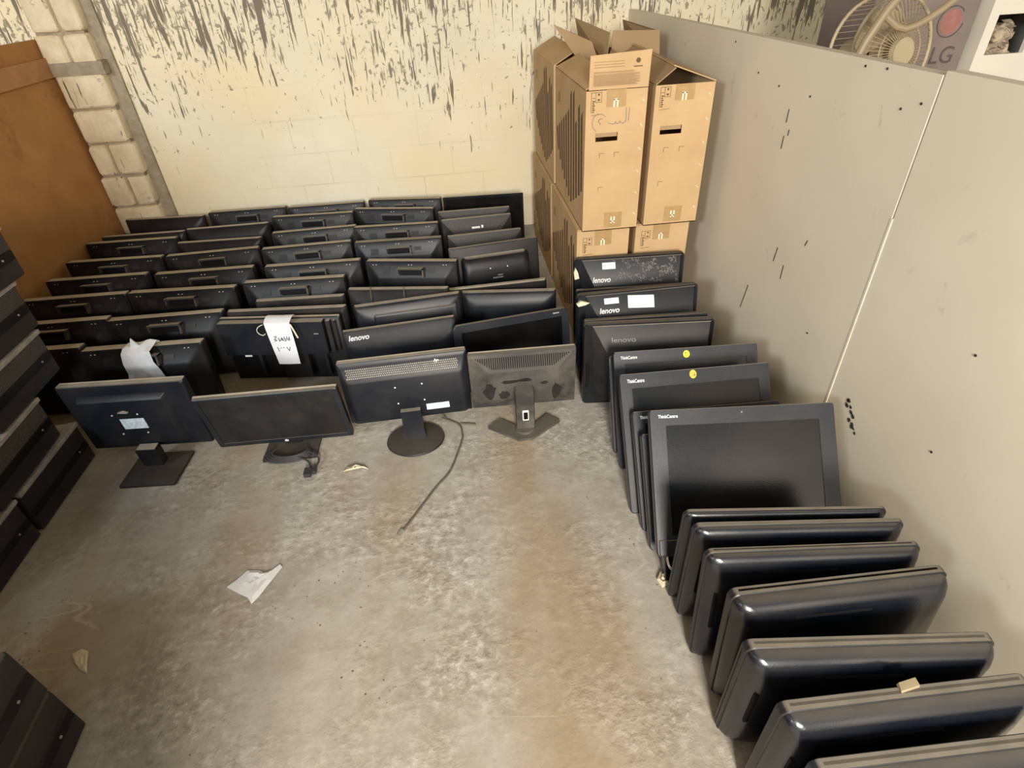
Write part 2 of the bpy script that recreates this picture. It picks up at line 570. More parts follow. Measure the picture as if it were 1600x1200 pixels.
def mon_plain(mat='blue', tk=.045, boss=False):
    root = empty('monitor')
    b = MB()
    shell(b, [(.010, 0, 0, 0, .012), (-.002, 0, 0, 0, .012), (-.008, .003, .003, .003, .012), (-.02, .012, .012, .014, .016), (-tk, .050, .04, .055, .03), (-tk - .004, .06, .05, .066, .03)])
    b.build('casing', M[mat], root)
    front(root, y=.020)
    if boss:
        MB().loft([rrect(-.17, .235, .02, .290, .01, -.012), rrect(-.17, .235, .02, .290, .01, -tk - .010), rrect(-.165, .23, .025, .284, .01, -tk - .014)]).build('raised_panel', M[mat], root)
    return root


def mon_vent(dusty=False, stand=False):
    root = empty('monitor'); m = M['dusty'] if dusty else M['grey']
    b = MB()
    shell(b, [(.010, 0, 0, 0, .004), (-.004, 0, 0, 0, .004), (-.007, .002, .002, .002, .004), (-.009, .008, .02, .010, .004),
              (-.034, .085, .07, .085, .004), (-.036, .088, .074, .088, .004)])
    b.build('casing', m, root)
    front(root, y=.020)
    # slotted vent following the slope under the top edge
    sl = MB(); a = math.atan2(.025, .075)
    T = Matrix.Translation((0, -.0105, Hh - .012)) @ Matrix.Rotation(-a, 4, 'X')
    for i in range(44):
        t = (i - 21.5) / 21.5; x = t * .222
        bot = -.062 + max(0, abs(t) - .66) * .15
        sl.box(x - .0022, x + .0022, -.0015, .002, bot, -.006, T)
    for sx in (-1, 1):
        dg = MB().tube([(sx * .246, -.0125, Hh - .014), (sx * .176, -.0362, Hh - .084)], .0018, 5, 1)
        dg.build('corner_ridge', M['dusty'] if dusty else M['ventgrey'], root)
    sl.build('vent_slots', M['pocket'] if dusty else M['ventgrey'], root)
    return root


def screws(root, pts, y, name='screw'):
    for x, z in pts:
        MB().cyl((x, y, z), .0035, .002, 'y', 10).build(name, M['dot'], root)


# ---- placements measured on the floor plan: x, y, turn, width, height, lean
P = {
    'a1': (-1.974, 3.962, -4.8, 0.535, 0.331, 5), 'a2': (-2.000, 3.676, -1.7, 0.520, 0.331, 5), 'a3': (-2.026, 3.576, -2.5, 0.548, 0.331, 5),
    'a4': (-2.005, 3.291, -3.3, 0.549, 0.331, 5), 'a5': (-1.993, 3.051, -1.9, 0.535, 0.331, 5), 'a6': (-2.001, 2.822, -1.7, 0.530, 0.331, 5),
    'a7': (-1.974, 2.556, -1.7, 0.530, 0.331, 5), 'a8': (-1.978, 2.304, -1.7, 0.530, 0.331, 5), 'b1': (-1.431, 3.991, -1.6, 0.520, 0.331, 5),
    'b2': (-1.482, 3.691, -0.2, 0.523, 0.331, 5), 'b3': (-1.464, 3.451, -3.1, 0.515, 0.331, 5), 'b4': (-1.446, 3.277, 1.3, 0.526, 0.331, 5),
    'b5': (-1.412, 3.015, -1.8, 0.532, 0.331, 5), 'b6': (-1.455, 2.792, -4.4, 0.553, 0.331, 5), 'b7': (-1.435, 2.516, -1.4, 0.536, 0.331, 5),
    'b8': (-1.436, 2.247, -2.2, 0.523, 0.331, 5), 'c1': (-0.892, 3.959, -1.4, 0.515, 0.331, 5), 'c2': (-0.955, 3.778, -3.7, 0.533, 0.331, 5),
    'c3': (-0.898, 3.502, 0.7, 0.518, 0.331, 5), 'c4': (-0.901, 3.253, 0.7, 0.518, 0.331, 5), 'c5': (-0.822, 2.982, -2.4, 0.525, 0.331, 5),
    'c6': (-0.887, 2.792, -3.9, 0.528, 0.331, 5), 'd1': (-0.359, 3.941, -10.0, 0.505, 0.331, 5), 'd2': (-0.426, 3.763, -12.9, 0.545, 0.331, 5),
    'd3': (-0.391, 3.456, -4.2, 0.526, 0.331, 5), 'd4': (-0.367, 3.207, -3.4, 0.511, 0.331, 5), 'd5': (-0.283, 2.895, -12.5, 0.507, 0.331, 5),
    'd6': (-0.341, 2.573, -10.2, 0.513, 0.331, 4), 'd7': (-0.278, 2.408, 5.2, 0.505, 0.346, 5), 'd8': (-0.309, 2.198, 5.0, 0.501, 0.336, 5),
    'e1': (0.183, 3.901, -3.6, 0.553, 0.330, 3), 'e2': (0.105, 3.650, -0.9, 0.472, 0.316, 5), 'e3': (0.112, 3.477, 2.2, 0.444, 0.326, 5),
    'e4': (0.146, 3.211, 3.6, 0.442, 0.326, 5), 'e5': (0.183, 2.925, 7.1, 0.505, 0.364, 8), 'e6': (0.161, 2.598, 2.0, 0.504, 0.300, 0),
    'e7': (0.203, 2.473, -8.4, 0.466, 0.311, 4), 'e8': (0.193, 2.157, 8.0, 0.535, 0.338, 8),
}
ORD = ['nearest the back wall', 'second from the back wall', 'third from the back wall', 'fourth from the back wall', 'fifth from the back wall',
       'sixth from the back wall', 'seventh from the back wall', 'eighth from the back wall']
COL = {'a': 'column against the brown board', 'b': 'second column from the brown board', 'c': 'middle column of the five', 'd': 'fourth column from the brown board', 'e': 'column nearest the cartons'}
GH = 'monitors with a carry handle on the back'
proto = mon_handle(); used = False
handle_keys = ['a3', 'a4', 'a5', 'a6', 'a7', 'a8', 'b1', 'b4', 'b5', 'b6', 'b7', 'b8', 'c1', 'c2', 'c3', 'c4', 'c5', 'c6', 'd1', 'd2', 'd3', 'd5']
extra = {'b8': ', a crumpled paper hanging over its top'}
for kx in handle_keys:
    o = proto if not used else copy_tree(proto); used = True
    x, y, r, w, h, l = P[kx]
    n = int(kx[1])
    if kx == 'b8':
        lab = 'black handled monitor back under a crumpled white paper, behind the stickered one'
    else:
        lab = 'black handled monitor back, %s, %s' % (COL[kx[0]], ORD[n - 1])
    tag(o, lab, 'monitor', GH)
    place(o, x, y, r, l, w / W, h / Hh)
sh = mon_handle(True)
tag(sh, 'bluish dusty handled monitor back, fourth column from the brown board, fourth from the wall', 'monitor')
x, y, r, w, h, l = P['d4']; place(sh, x, y, r, l, w / W, h / Hh)

pl = None
for kx, lab in (('a1', 'plain rounded grey monitor back in the far left corner by the whitewashed pillar'),
                ('a2', 'slim monitor showing only its dusty top edge, beside the brown board near the wall'),
                ('b2', 'plain rounded black monitor back, second column from the brown board, second from the back wall'),
                ('b3', 'plain rounded black monitor back, second column from the brown board, third from the back wall')):
    o = mon_plain('black', .04) if pl is None else copy_tree(pl)
    pl = pl or o
    tag(o, lab, 'monitor', 'plain rounded monitor backs'); x, y, r, w, h, l = P[kx]; place(o, x, y, r, l, w / W, h / Hh)

vt = mon_vent()
for i, (kx, lab) in enumerate((('e2', 'vented monitor back showing only a thin strip, in front of the black wall screen'),
                ('e3', 'vented grey monitor back with a small silver label in the column nearest the cartons'),
                ('e4', 'vented grey monitor back in front of the one with the silver label, with no label'))):
    o = vt if i == 0 else copy_tree(vt)
    tag(o, lab, 'monitor', 'vented monitor backs'); x, y, r, w, h, l = P[kx]; place(o, x, y, r, l, w / W, h / Hh)
    if kx == 'e3':
        T = Matrix.Translation((0, -.0105, Hh - .012)) @ Matrix.Rotation(-math.atan2(.025, .075), 4, 'X')
        MB().box(-.04, .02, -.004, .0, -.056, -.044, T).build('rating_label', M['wlabel'], o, label='silver label'); MB().box(.03, .045, -.004, .0, -.056, -.038, T).build('rating_label', M['wlabel'], o, label='silver label')

# e1 black screen against the wall
o = empty('monitor'); b = MB(); shell(b, [(.010, 0, 0, 0, .004), (-.02, .01, .01, .01, .01), (-.035, .06, .05, .06, .02)]); b.build('casing', M['black'], o)
front(o, .012, M['gloss'], M['screen'], .022)
tag(o, 'black screen facing the room, standing against the whitewashed wall beside the cartons', 'monitor'); x, y, r, w, h, l = P['e1']; place(o, x, y, r, l, w / W, h / Hh, True)

# e5 large back with bulging raised panel
o = empty('monitor'); b = MB()
shell(b, [(.012, 0, 0, 0, .006), (-.004, 0, 0, 0, .006), (-.008, .006, .006, .006, .008)]); b.build('casing', M['grey'], o)
front(o, y=.022)
MB().loft([rrect(-.20, .20, .03, .285, .03, -.006), rrect(-.195, .195, .035, .275, .03, -.026), rrect(-.18, .185, .05, .25, .03, -.048), rrect(-.17, .175, .06, .21, .03, -.052)]).build('raised_panel', M['black'], o)
screws(o, ((-.04, .22), (.06, .22), (-.04, .12), (.06, .12)), -.0535)
MB().box(-.03, .03, -.0535, -.0515, .165, .172).box(.0, .03, -.0535, -.0515, .178, .184).build('badge', M['dimlogo'], o)
tag(o, 'wide charcoal monitor back with a bulging centre, turned askew beside the carton stack', 'monitor'); x, y, r, w, h, l = P['e5']; place(o, x, y, r, l, w / W, h / Hh)

# e6 e7 thin plain ones
o = mon_plain('black', .022); tag(o, 'slim black monitor, only its top edge and right corner showing behind the bluish ones', 'monitor'); x, y, r, w, h, l = P['e6']; place(o, x, y, r, l, w / W, h / Hh)
o = mon_plain('blue', .03); tag(o, 'bluish plain curved monitor back nearest the cartons, behind the rounded screen', 'monitor'); x, y, r, w, h, l = P['e7']; place(o, x, y, r, l, w / W, h / Hh)
# d6 with cable looped over
o = mon_plain('grey', .055); tag(o, 'thick charcoal monitor with thin wires looped over its top edge', 'monitor'); x, y, r, w, h, l = P['d6']; place(o, x, y, r, l, w / W, h / Hh)
for cx in (-.14, .03):
    MB().tube([(cx - .01, .026, .25), (cx - .004, .028, Hh - .01), (cx, .005, Hh + .005), (cx + .006, -.02, Hh + .002), (cx + .012, -.045, Hh - .02), (cx + .02, -.066, .26), (cx + .03, -.070, .18)], .0022, 6).build('wire', M['dustcable'], o)
# d7, d8
o = mon_plain('blue', .028, True); tag(o, 'bluish monitor back with a long raised panel, directly behind the lenovo lettered one', 'monitor'); x, y, r, w, h, l = P['d7']; place(o, x, y, r, l, w / W, h / Hh)
o = empty('monitor'); b = MB(); shell(b, [(.010, 0, 0, 0, .012), (-.004, 0, 0, 0, .012), (-.012, .004, .004, .006, .014), (-.020, .012, .01, .06, .02), (-.036, .05, .04, .09, .03)]); b.build('casing', M['blue'], o)
front(o, y=.020)
text('logo', 'lenovo', .034, M['logo'], o, Matrix.Translation((-.19, -.0165, .302)) @ Matrix.Rotation(R(-8), 4, 'X'), bold=.0006, shear=.25, label='white lenovo lettering')
tag(o, 'bluish black monitor back with white lenovo lettering at its upper left', 'monitor'); x, y, r, w, h, l = P['d8']; place(o, x, y, r, l, w / W, h / Hh)
# e8 rounded screen facing the room
o = empty('monitor'); b = MB(); b.loft([rrect(-W / 2, W / 2, 0, Hh, .024, .006), rrect(-W / 2, W / 2, 0, Hh, .024, -.004), rrect(-W / 2 + .02, W / 2 - .02, .02, Hh - .02, .02, -.02)]); b.build('casing', M['blue'], o)
front(o, .034, M['bezel'], M['screen'], .016, r=.024)
text('logo', 'lenovo', .010, M['dot'], o, Matrix.Translation((-.20, .0165, .318)) @ Matrix.Rotation(R(180), 4, 'Z'))
tag(o, 'black screen with rounded corners facing the room, behind the dusty monitor with v-shaped foot', 'monitor'); x, y, r, w, h, l = P['e8']; place(o, x, y, r, l, w / W, h / Hh, True)

# c6b: slim brown-edged monitor then the paired thick one, then the flat one carrying the note
o = mon_plain('grey', .012); tag(o, 'slim monitor with a brownish dusty top, behind the pair carrying the handwritten note', 'monitor'); place(o, -.82, 2.585, -3.5, 3, .44 / W, .325 / Hh)
o = mon_plain('grey', .02); tag(o, 'monitor with a thick dusty beige top edge, directly behind the one with the note', 'monitor'); place(o, -.862, 2.478, -6.0, 2, .575 / W, .331 / Hh)
o = empty('monitor'); b = MB(); shell(b, [(.006, 0, 0, 0, .005), (-.004, 0, 0, 0, .005), (-.008, .004, .004, .004, .006)]); b.build('casing', M['black'], o)
front(o, y=.016)
MB().slab(-.255, .195, .155, .325, -.048, -.006, .004).build('upper_housing', M['blue'], o)
MB().slab(.203, .222, .155, .322, -.036, -.006, .003).build('side_rail', M['grey'], o)
MB().slab(.230, .242, .16, .318, -.024, -.006, .003).build('side_rail', M['grey'], o)
MB().slab(-.02, .10, .03, .155, -.046, -.006, .004).build('cable_cover', M['black'], o)
for xx in (-.12, .17): MB().box(xx - .006, xx + .006, -.03, -.006, .03, .155).build('rib', M['grey'], o)
MB().box(.150, .170, -.0495, -.047, .262, .268).build('badge', M['dimlogo'], o)
MB().box(-.175, -.145, -.0495, -.0465, .150, .158).build('sticker', M['wlabel'], o, label='small white sticker')
tag(o, 'flat black monitor back carrying a white handwritten note, with a stepped housing', 'monitor'); place(o, -.880, 2.395, -8.3, 3, .575 / W, .331 / Hh)
NOTE_ON = o

# handwritten note hanging over it
b = MB()
prof = [(.016, .335), (-.005, .341), (-.030, .339), (-.052, .330), (-.055, .30), (-.056, .25), (-.058, .19), (-.066, .115)]
wid = [(-.064, .060), (-.064, .060), (-.063, .060), (-.062, .058), (-.060, .058), (-.058, .058), (-.054, .057), (-.045, .057)]
rings = []
for (y, z), (xa, xb) in zip(prof, wid):
    rings.append([(xa, y, z), (xa + (xb - xa) * .5, y - .002, z), (xb, y, z), (xb, y - .0008, z + .0006), (xa + (xb - xa) * .5, y - .003, z + .0006), (xa, y - .0008, z + .0006)])
b.loft(rings)
note = b.build('note', M['paper'])
st = MB()
s0 = lambda L: st.stroke([(x, z) for x, z in L], .0022, -.063, -.0605)
s0([(-.030, .262), (-.020, .266), (-.024, .256), (-.032, .250), (-.022, .243), (-.034, .240)])
s0([(-.012, .256), (-.006, .240), (-.012, .242)]); s0([(-.002, .244), (.004, .258), (.010, .242), (.002, .248)])
s0([(.016, .262), (.016, .250), (.022, .248), (.020, .240), (.013, .241)]); s0([(.030, .264), (.026, .252), (.034, .250), (.030, .242)]); s0([(.040, .262), (.038, .242)])
s0([(-.030, .206), (-.026, .184)]); s0([(-.018, .200), (-.012, .204)]); s0([(-.004, .202), (.002, .205)]); s0([(.014, .206), (.022, .186), (.030, .207)])
st.build('handwriting', M['ink'], note, label='dark handwritten characters')
note.matrix_world = Matrix.Translation((-.880, 2.391, 0.012)) @ Matrix.Rotation(R(-8.3), 4, 'Z') @ Matrix.Translation((.02, 0, 0))
tag(note, 'white handwritten note draped over the flat black monitor', 'paper')
# clear tape loop beside the note
lp = MB().tube([(-.066, -.055, .325), (-.085, -.060, .318), (-.100, -.060, .300), (-.095, -.060, .280), (-.078, -.060, .272), (-.066, -.060, .280)], .0018, 6).tube([(.062, -.058, .325), (.070, -.060, .30), (.078, -.062, .27), (.080, -.060, .255)], .004, 6)
lp.build('tape', M['tapeclear'], note, label='clear tape curling at its sides')

# crumpled paper on b8
b = MB(); rnd = random.Random(5)
rows = [(.035, .325, -.050, .062), (.010, .352, -.055, .062), (-.028, .350, -.062, .060), (-.056, .330, -.066, .058), (-.062, .285, -.068, .060), (-.070, .235, -.070, .072), (-.082, .190, -.082, .092), (-.088, .165, -.085, .105)]
rings = []
for y, z, xa, xb in rows:
    ln_ = [xa + (xb - xa) * t / 6 for t in range(7)]
    j = [(rnd.uniform(-.004, .004), rnd.uniform(-.009, .003), rnd.uniform(-.006, .012)) for _ in ln_]
    rings.append([(x + a, y + bb, z + c) for x, (a, bb, c) in zip(ln_, j)] + [(x + a, y + bb + .0012, z + c - .0008) for x, (a, bb, c) in list(zip(ln_, j))[::-1]])
b.loft(rings)
b.prism([(-.030, .345), (.015, .342), (.000, .372), (-.012, .392)], 'y', -.034, -.028)
o = b.build('paper', M['paper'], sharp=12); o.matrix_world = Matrix.Translation((-1.432, 2.262, .0)) @ Matrix.Rotation(R(-2.2), 4, 'Z')
tag(o, 'crumpled white paper draped over a monitor at the left', 'paper')

# ---- front row on their stands
# F1
o = empty('monitor'); b = MB(); shell(b, [(.010, 0, 0, 0, .006), (-.006, 0, 0, 0, .006), (-.012, .004, .004, .004, .008), (-.014, .010, .010, .012, .008)]); b.build('casing', M['blue'], o)
front(o, y=.022)
MB().loft([rrect(-.20, .17, .03, .285, .006, -.012), rrect(-.19, .155, .04, .27, .006, -.034), rrect(-.185, .15, .045, .265, .006, -.036)]).build('raised_panel', M['blue'], o)
MB().slab(-.055, .045, .125, .178, -.0378, -.0355, .002, 2, .0003).build('rating_label', M['label'], o, label='pale blue printed sticker')
MB().prism([(-.05, .208), (-.01, .205), (.0, .213), (-.02, .222), (-.045, .214)], 'y', -.0372, -.0355).build('badge', M['strip'], o)
screws(o, ((-.075, .20), (.03, .20), (-.075, .10), (.03, .10)), -.038)
MB().slab(-.04, .05, -.055, .04, -.075, -.036, .008).build('stand_neck', M['black'], o)
place(o, 0, 0, 0, 0)
f1 = empty('monitor'); stand = f1
for c in kids(o): c.parent = f1
bpy.data.objects.remove(o)
for c in kids(f1): c.data.transform(Matrix.Translation((0, 0, .09)) @ Matrix.Rotation(R(2), 4, 'X') @ Matrix.Diagonal((1, 1, .96, 1)))
MB().loft([rrect(-.12, .12, -.095, .095, .004, 0), rrect(-.12, .12, -.095, .095, .004, .010), rrect(-.116, .116, -.091, .091, .004, .012)]).build('stand_base', M['base'], f1, Matrix.Translation((.0, -.06, 0.0)) @ Matrix.Rotation(R(90), 4, 'X'))
f1.matrix_world = Matrix.Translation((-1.325, 1.875, .0015)) @ Matrix.Rotation(R(-4), 4, 'Z') @ Matrix.Diagonal((.92, 1, 1, 1))
tag(f1, 'black monitor back with a pale blue sticker, on a square flat foot in front row', 'monitor', 'front row monitors on stands')

# F2 screen facing the room
f2 = empty('monitor')
b = MB(); b.loft([rrect(-W / 2, W / 2, 0, Hh, .006, .008), rrect(-W / 2, W / 2, 0, Hh, .006, -.004), rrect(-W / 2 + .01, W / 2 - .01, .01, Hh - .01, .01, -.014), rrect(-W / 2 + .07, W / 2 - .07, .07, Hh - .06, .02, -.034)]); b.build('casing', M['black'], f2)
front(f2, .020, M['bezel'], M['dirtyscreen'], .020)
MB().cyl((.0, .0195, .011), .0075, .0015, 'y', 20).build('badge', M['wlabel'], f2, label='round hp badge')
text('logo', 'hp', .008, M['ink'], f2, Matrix.Translation((.0, .0215, .011)) @ Matrix.Rotation(R(180), 4, 'Z'), shear=.3)
for c in kids(f2): c.data.transform(Matrix.Translation((0, 0, .070)) @ Matrix.Rotation(R(-10), 4, 'X') @ Matrix.Diagonal((1.04, 1, .86, 1)))
MB().slab(-.035, .035, .01, .20, -.07, -.035, .006).build('stand_neck', M['black'], f2)
MB().loft([rrect(-.11, .11, -.07, .07, .006, 0), rrect(-.11, .11, -.07, .07, .006, .009), rrect(-.106, .106, -.066, .066, .006, .011)]).build('stand_base', M['base'], f2, Matrix.Translation((0, -.01, 0)) @ Matrix.Rotation(R(90), 4, 'X'))
f2.matrix_world = Matrix.Translation((-.792, 1.845, .0015)) @ Matrix.Rotation(R(180 - 1.5), 4, 'Z')
tag(f2, 'dusty dark screen with hp badge facing the room, in the front row', 'monitor', 'front row monitors on stands')
# coiled cable on its foot
b = MB()
for j in range(4):
    pts = []
    for i in range(15):
        a = R(150 + i * 17); rx, ry = .095 - j * .008, .045 - j * .003
        pts.append((rx * math.cos(a) + .004 * j, ry * math.sin(a), .018 + .006 * j))
    b.tube(pts, .0055, 8, 2)
b.tube([(.09, -.01, .03), (.12, -.03, .028), (.135, -.06, .018), (.12, -.10, .012)], .004, 8)
b.tube([(.05, -.035, .03), (.09, -.055, .02), (.105, -.085, .014)], .0045, 8)
cc = b.build('cable_coil', M['cable'])
MB().box(.085, .112, -.135, -.095, .004, .022).box(.112, .130, -.120, -.092, .004, .020).build('plug', M['cable'], cc)
cc.matrix_world = Matrix.Translation((-.80, 1.803, .000))
tag(cc, 'black power cable coiled on the foot of the dusty front row screen', 'cable')

# F3 round base, vented
f3 = empty('monitor')
b = MB(); shell(b, [(.010, 0, 0, 0, .006), (-.006, 0, 0, 0, .006), (-.010, .004, .004, .004, .006), (-.014, .010, .010, .020, .008), (-.030, .022, .014, .080, .01), (-.036, .030, .03, .088, .012)]); b.build('casing', M['blue'], f3)
front(f3, y=.020)
v = MB(); a = math.atan2(.016, .060)
T = Matrix.Translation((0, -.0145, Hh - .022)) @ Matrix.Rotation(-a, 4, 'X')
for r_ in range(5):
    for i in range(54):
        x = -.225 + i * .0083 + (r_ % 2) * .004
        v.box(x - .0026, x + .0026, -.0012, .001, -.012 - r_ * .0095, -.006 - r_ * .0095, T)
v.build('vent_mesh', M['strip'], f3)
MB().tube([(-W / 2 + .012, -.012, .29), (-W / 2 + .02, -.018, .2), (-W / 2 + .02, -.016, .05)], .002, 5).build('side_seam', M['lip'], f3)
text('logo', 'hp', .018, M['logo'], f3, Matrix.Translation((.135, -.0165, .304)) @ Matrix.Rotation(R(-15), 4, 'X'), bold=.0006, shear=.3)
screws(f3, ((-.045, .20), (.065, .205), (-.045, .11), (.065, .115)), -.038)
MB().slab(.068, .165, .055, .088, -.0378, -.0355, .001, 1, .0003).build('rating_label', M['label'], f3, label='printed white label')
for c in kids(f3): c.data.transform(Matrix.Translation((0, 0, .088)) @ Matrix.Rotation(R(2), 4, 'X') @ Matrix.Diagonal((.97, 1, .92, 1)))
MB().loft([[(-.048, -.072, .018), (.048, -.072, .018), (.048, -.030, .018), (-.048, -.030, .018)], [(-.042, -.062, .06), (.042, -.062, .06), (.042, -.032, .06), (-.042, -.032, .06)],
           [(-.040, -.060, .155), (.040, -.060, .155), (.040, -.036, .155), (-.040, -.036, .155)]]).build('stand_neck', M['blue'], f3)
b = MB(); rings = []
for rr, z in ((.120, 0), (.122, .004), (.119, .010), (.085, .016), (.04, .020)):
    rings.append([(rr * math.cos(2 * PI * i / 48), -.06 + .86 * rr * math.sin(2 * PI * i / 48), z) for i in range(48)])
b.loft(rings); b.build('stand_base', M['base'], f3)
f3.matrix_world = Matrix.Translation((-.278, 1.885, .0015)) @ Matrix.Rotation(R(1.5), 4, 'Z')
tag(f3, 'blue grey monitor back with vent mesh on a round foot, front row', 'monitor', 'front row monitors on stands')

# F4 dusty vented, V foot
f4 = mon_vent(True)
rnd = random.Random(14); b = MB()
for cx, cz, ra, rb in ((-.165, .13, .035, .055), (-.10, .10, .028, .035), (-.07, .185, .05, .014), (.0, .19, .05, .012), (.16, .10, .03, .05), (.10, .165, .02, .01)):
    b.prism([(cx + ra * rnd.uniform(.6, 1.15) * math.cos(2 * PI * q / 14), cz + rb * rnd.uniform(.6, 1.15) * math.sin(2 * PI * q / 14)) for q in range(14)], 'y', -.0368, -.0355)
b.build('wiped_patches', M['grey'], f4, label='darker patches wiped through the dust')
for c in kids(f4): c.data.transform(Matrix.Translation((0, 0, .097)) @ Matrix.Rotation(R(4), 4, 'X') @ Matrix.Diagonal((.83, 1, .84, 1)))
b = MB().loft([rrect(-.036, .036, .018, .225, .008, -.075), rrect(-.040, .040, .014, .225, .008, -.066), rrect(-.038, .038, .014, .225, .008, -.036)]); b.build('stand_neck', M['dusty'], f4)
MB().slab(-.012, .014, .065, .118, -.078, -.0745, .003, 2, .0005).slab(-.010, .012, .069, .114, -.0795, -.0765, .003, 2, .0005).build('cable_hole', M['wlabel'], f4, label='pale rim of the cable hole')
MB().slab(-.008, .010, .073, .110, -.0805, -.079, .002, 2, .0003).build('cable_hole_inside', M['pocket'], f4)
MB().prism([(-.160, -.035), (-.035, -.130), (.020, -.130), (.150, -.030), (.100, .020), (.03, -.045), (-.035, -.045), (-.105, .015)], 'z', 0, .012).build('stand_base', M['dusty'], f4)
MB().cyl((-.005, -.065, .012), .042, .008, 'z', 28, .038).build('swivel', M['dusty'], f4)
f4.matrix_world = Matrix.Translation((.193, 1.873, .0015)) @ Matrix.Rotation(R(-2), 4, 'Z')
tag(f4, 'dust covered monitor back with slotted vents on a v-shaped foot', 'monitor', 'front row monitors on stands')

# ------------------------------------------------------------------ all-in-one computers at the right
AW, AH = .545, .40


def aio_back(mat='blue'):
    """trapezoid backed all-in-one: rim, sloping upper panel, side vents"""
    root = empty('computer')
    b = MB(); rr = lambda y, i, lo, hi, r: rrect(-AW / 2 + i, AW / 2 - i, lo, AH - hi, r, y)
    b.loft([rr(.012, 0, 0, 0, .02), rr(-.006, 0, 0, 0, .02), rr(-.012, .004, .004, .004, .02)]); b.build('frame', M['gloss'], root)
    front(root, .03, M['bezel'], M['screen'], .018, AW, AH, .02)
    x0, x1 = -AW / 2 + .035, AW / 2 - .012
    b = MB()
    A = [(x0, -.010, .02), (x1, -.010, .02), (x1, -.010, AH - .008), (x0, -.010, AH - .008)]
    B = [(x0 + .02, -.030, .03), (x1 - .01, -.030, .03), (x1 - .01, -.016, AH - .010), (x0 + .004, -.016, AH - .010)]
    Cc = [(x0 + .055, -.066, .05), (x1 - .02, -.066, .05), (x1 - .03, -.066, AH - .105), (x0 + .055, -.066, AH - .105)]
    D = [(x0 + .075, -.070, .07), (x1 - .04, -.070, .07), (x1 - .05, -.070, AH - .125), (x0 + .075, -.070, AH - .125)]
    b.loft([A, B, Cc, D]); b.build('casing', M[mat], root, sharp=25)
    v = MB()
    for i in range(14): v.box(-AW / 2 + .012, -AW / 2 + .03, -.0135, -.011, .09 + i * .009, .095 + i * .009)
    v.build('side_vent', M['pocket'], root)
    MB().slab(-.06, .10, AH - .150, AH - .128, -.073, -.069, .004).build('hand_grip', M['pocket'], root)
    return root


SL = math.degrees(math.atan2(.050, .095))


def on_slope(x, t):
    """a matrix on the sloping upper panel, t = 0 top .. 1 bottom"""
    return Matrix.Translation((x, -.0172 - .050 * t, AH - .010 - .095 * t)) @ Matrix.Rotation(R(-SL), 4, 'X')


def aio_screen(w=AW, h=AH, bez=.042, badge='ThinkCentre', cam_dot=True):
    root = empty('computer')
    b = MB(); rr = lambda y, i, r: rrect(-w / 2 + i, w / 2 - i, i, h - i, r, y)
    b.loft([rr(.004, 0, .012), rr(-.012, 0, .012), rr(-.022, .01, .016), rr(-.042, .03, .02)]); b.build('casing', M['gloss'], root)
    front(root, bez, M['bezel'], M['screen'], .014, w, h, .010)
    text('logo', badge, .0150, M['logo'], root, Matrix.Translation((w / 2 - .058, .0150, h - .022)) @ Matrix.Rotation(R(180), 4, 'Z'), bold=.0002, sx=.80, label='white lettering')
    if cam_dot: MB().cyl((0, .0138, h - .018), .003, .0012, 'y', 12).build('webcam', M['dimlogo'], root)
    return root


def rp(o, x, y, rot, w, h, lean, face=False, bw=AW, bh=AH): return place(o, x, y, rot, lean, w / bw, h / bh, face)


GA = 'all-in-one computers leaning along the cream partition'
# r1 scratched lenovo back
o = aio_back('blue')
text('logo', 'lenovo', .032, M['logo'], o, on_slope(-.145, .80) @ Matrix.Translation((0, -.002, 0)), bold=.0006, shear=.25, label='white lenovo lettering')
MB().box(-.032, .032, -.002, .0, -.014, .014, on_slope(-.105, .25)).build('sticker', M['wlabel'], o, label='white sticker')
rnd = random.Random(11); b = MB()
for i in range(1100):
    x = rnd.uniform(-.08, .225); t = rnd.uniform(.05, .98)
    if rnd.random() > .30 + x * 2.6 or math.sin(x * 60 + t * 7) + math.sin(t * 11 - x * 25) < -.1: continue
    a = rnd.gauss(.6, .9); L = rnd.uniform(.001, .008)
    b.box(-L, L, -.0012, -.0002, -.0005, .0005, on_slope(x, t) @ Matrix.Rotation(a, 4, 'Y'))
b.build('scuffs', M['strip'], o, label='pale scuff marks')['kind'] = 'stuff'
MB().prism([(0, 0), (.022, .004), (.016, .030), (.004, .050), (-.004, .03)], 'y', -.03, -.012).build('torn_tape', M['cord'], o, Matrix.Translation((-AW / 2 + .002, 0, AH - .085)))
rp(o, .790, 2.415, -3.5, .535, .455, 7)
tag(o, 'all-in-one back with lenovo lettering, white sticker and heavy pale scuffs, nearest the cartons', 'computer', GA)
# r2 thin screen edge
o = aio_screen(badge='ThinkCentre'); rp(o, .765, 2.25, -3.8, .53, .375, 8, True)
tag(o, 'black all-in-one with only its rounded rim showing, between the two stickered lenovo backs', 'computer', GA)
# r3
o = aio_back('blue')
text('logo', 'lenovo', .032, M['logo'], o, on_slope(-.140, .62) @ Matrix.Translation((0, -.002, 0)), bold=.0006, shear=.25, label='white lenovo lettering')
MB().box(-.032, .032, -.002, .0, -.012, .012, on_slope(-.125, .25)).build('sticker', M['wlabel'], o, label='small white sticker')
MB().box(-.058, .058, -.002, .0, -.026, .026, on_slope(.005, .38) @ Matrix.Rotation(R(4), 4, 'Y')).build('sticker', M['wlabel'], o, label='large torn white sticker')
MB().prism([(0, 0), (.030, .004), (.05, .012), (.012, .022), (-.008, .01)], 'y', -.03, -.012).build('torn_tape', M['cord'], o, Matrix.Translation((-AW / 2 + .002, 0, AH - .045)))
rp(o, .752, 2.10, .5, .548, .430, 11)
tag(o, 'all-in-one back with lenovo lettering and a large torn white sticker', 'computer', GA)
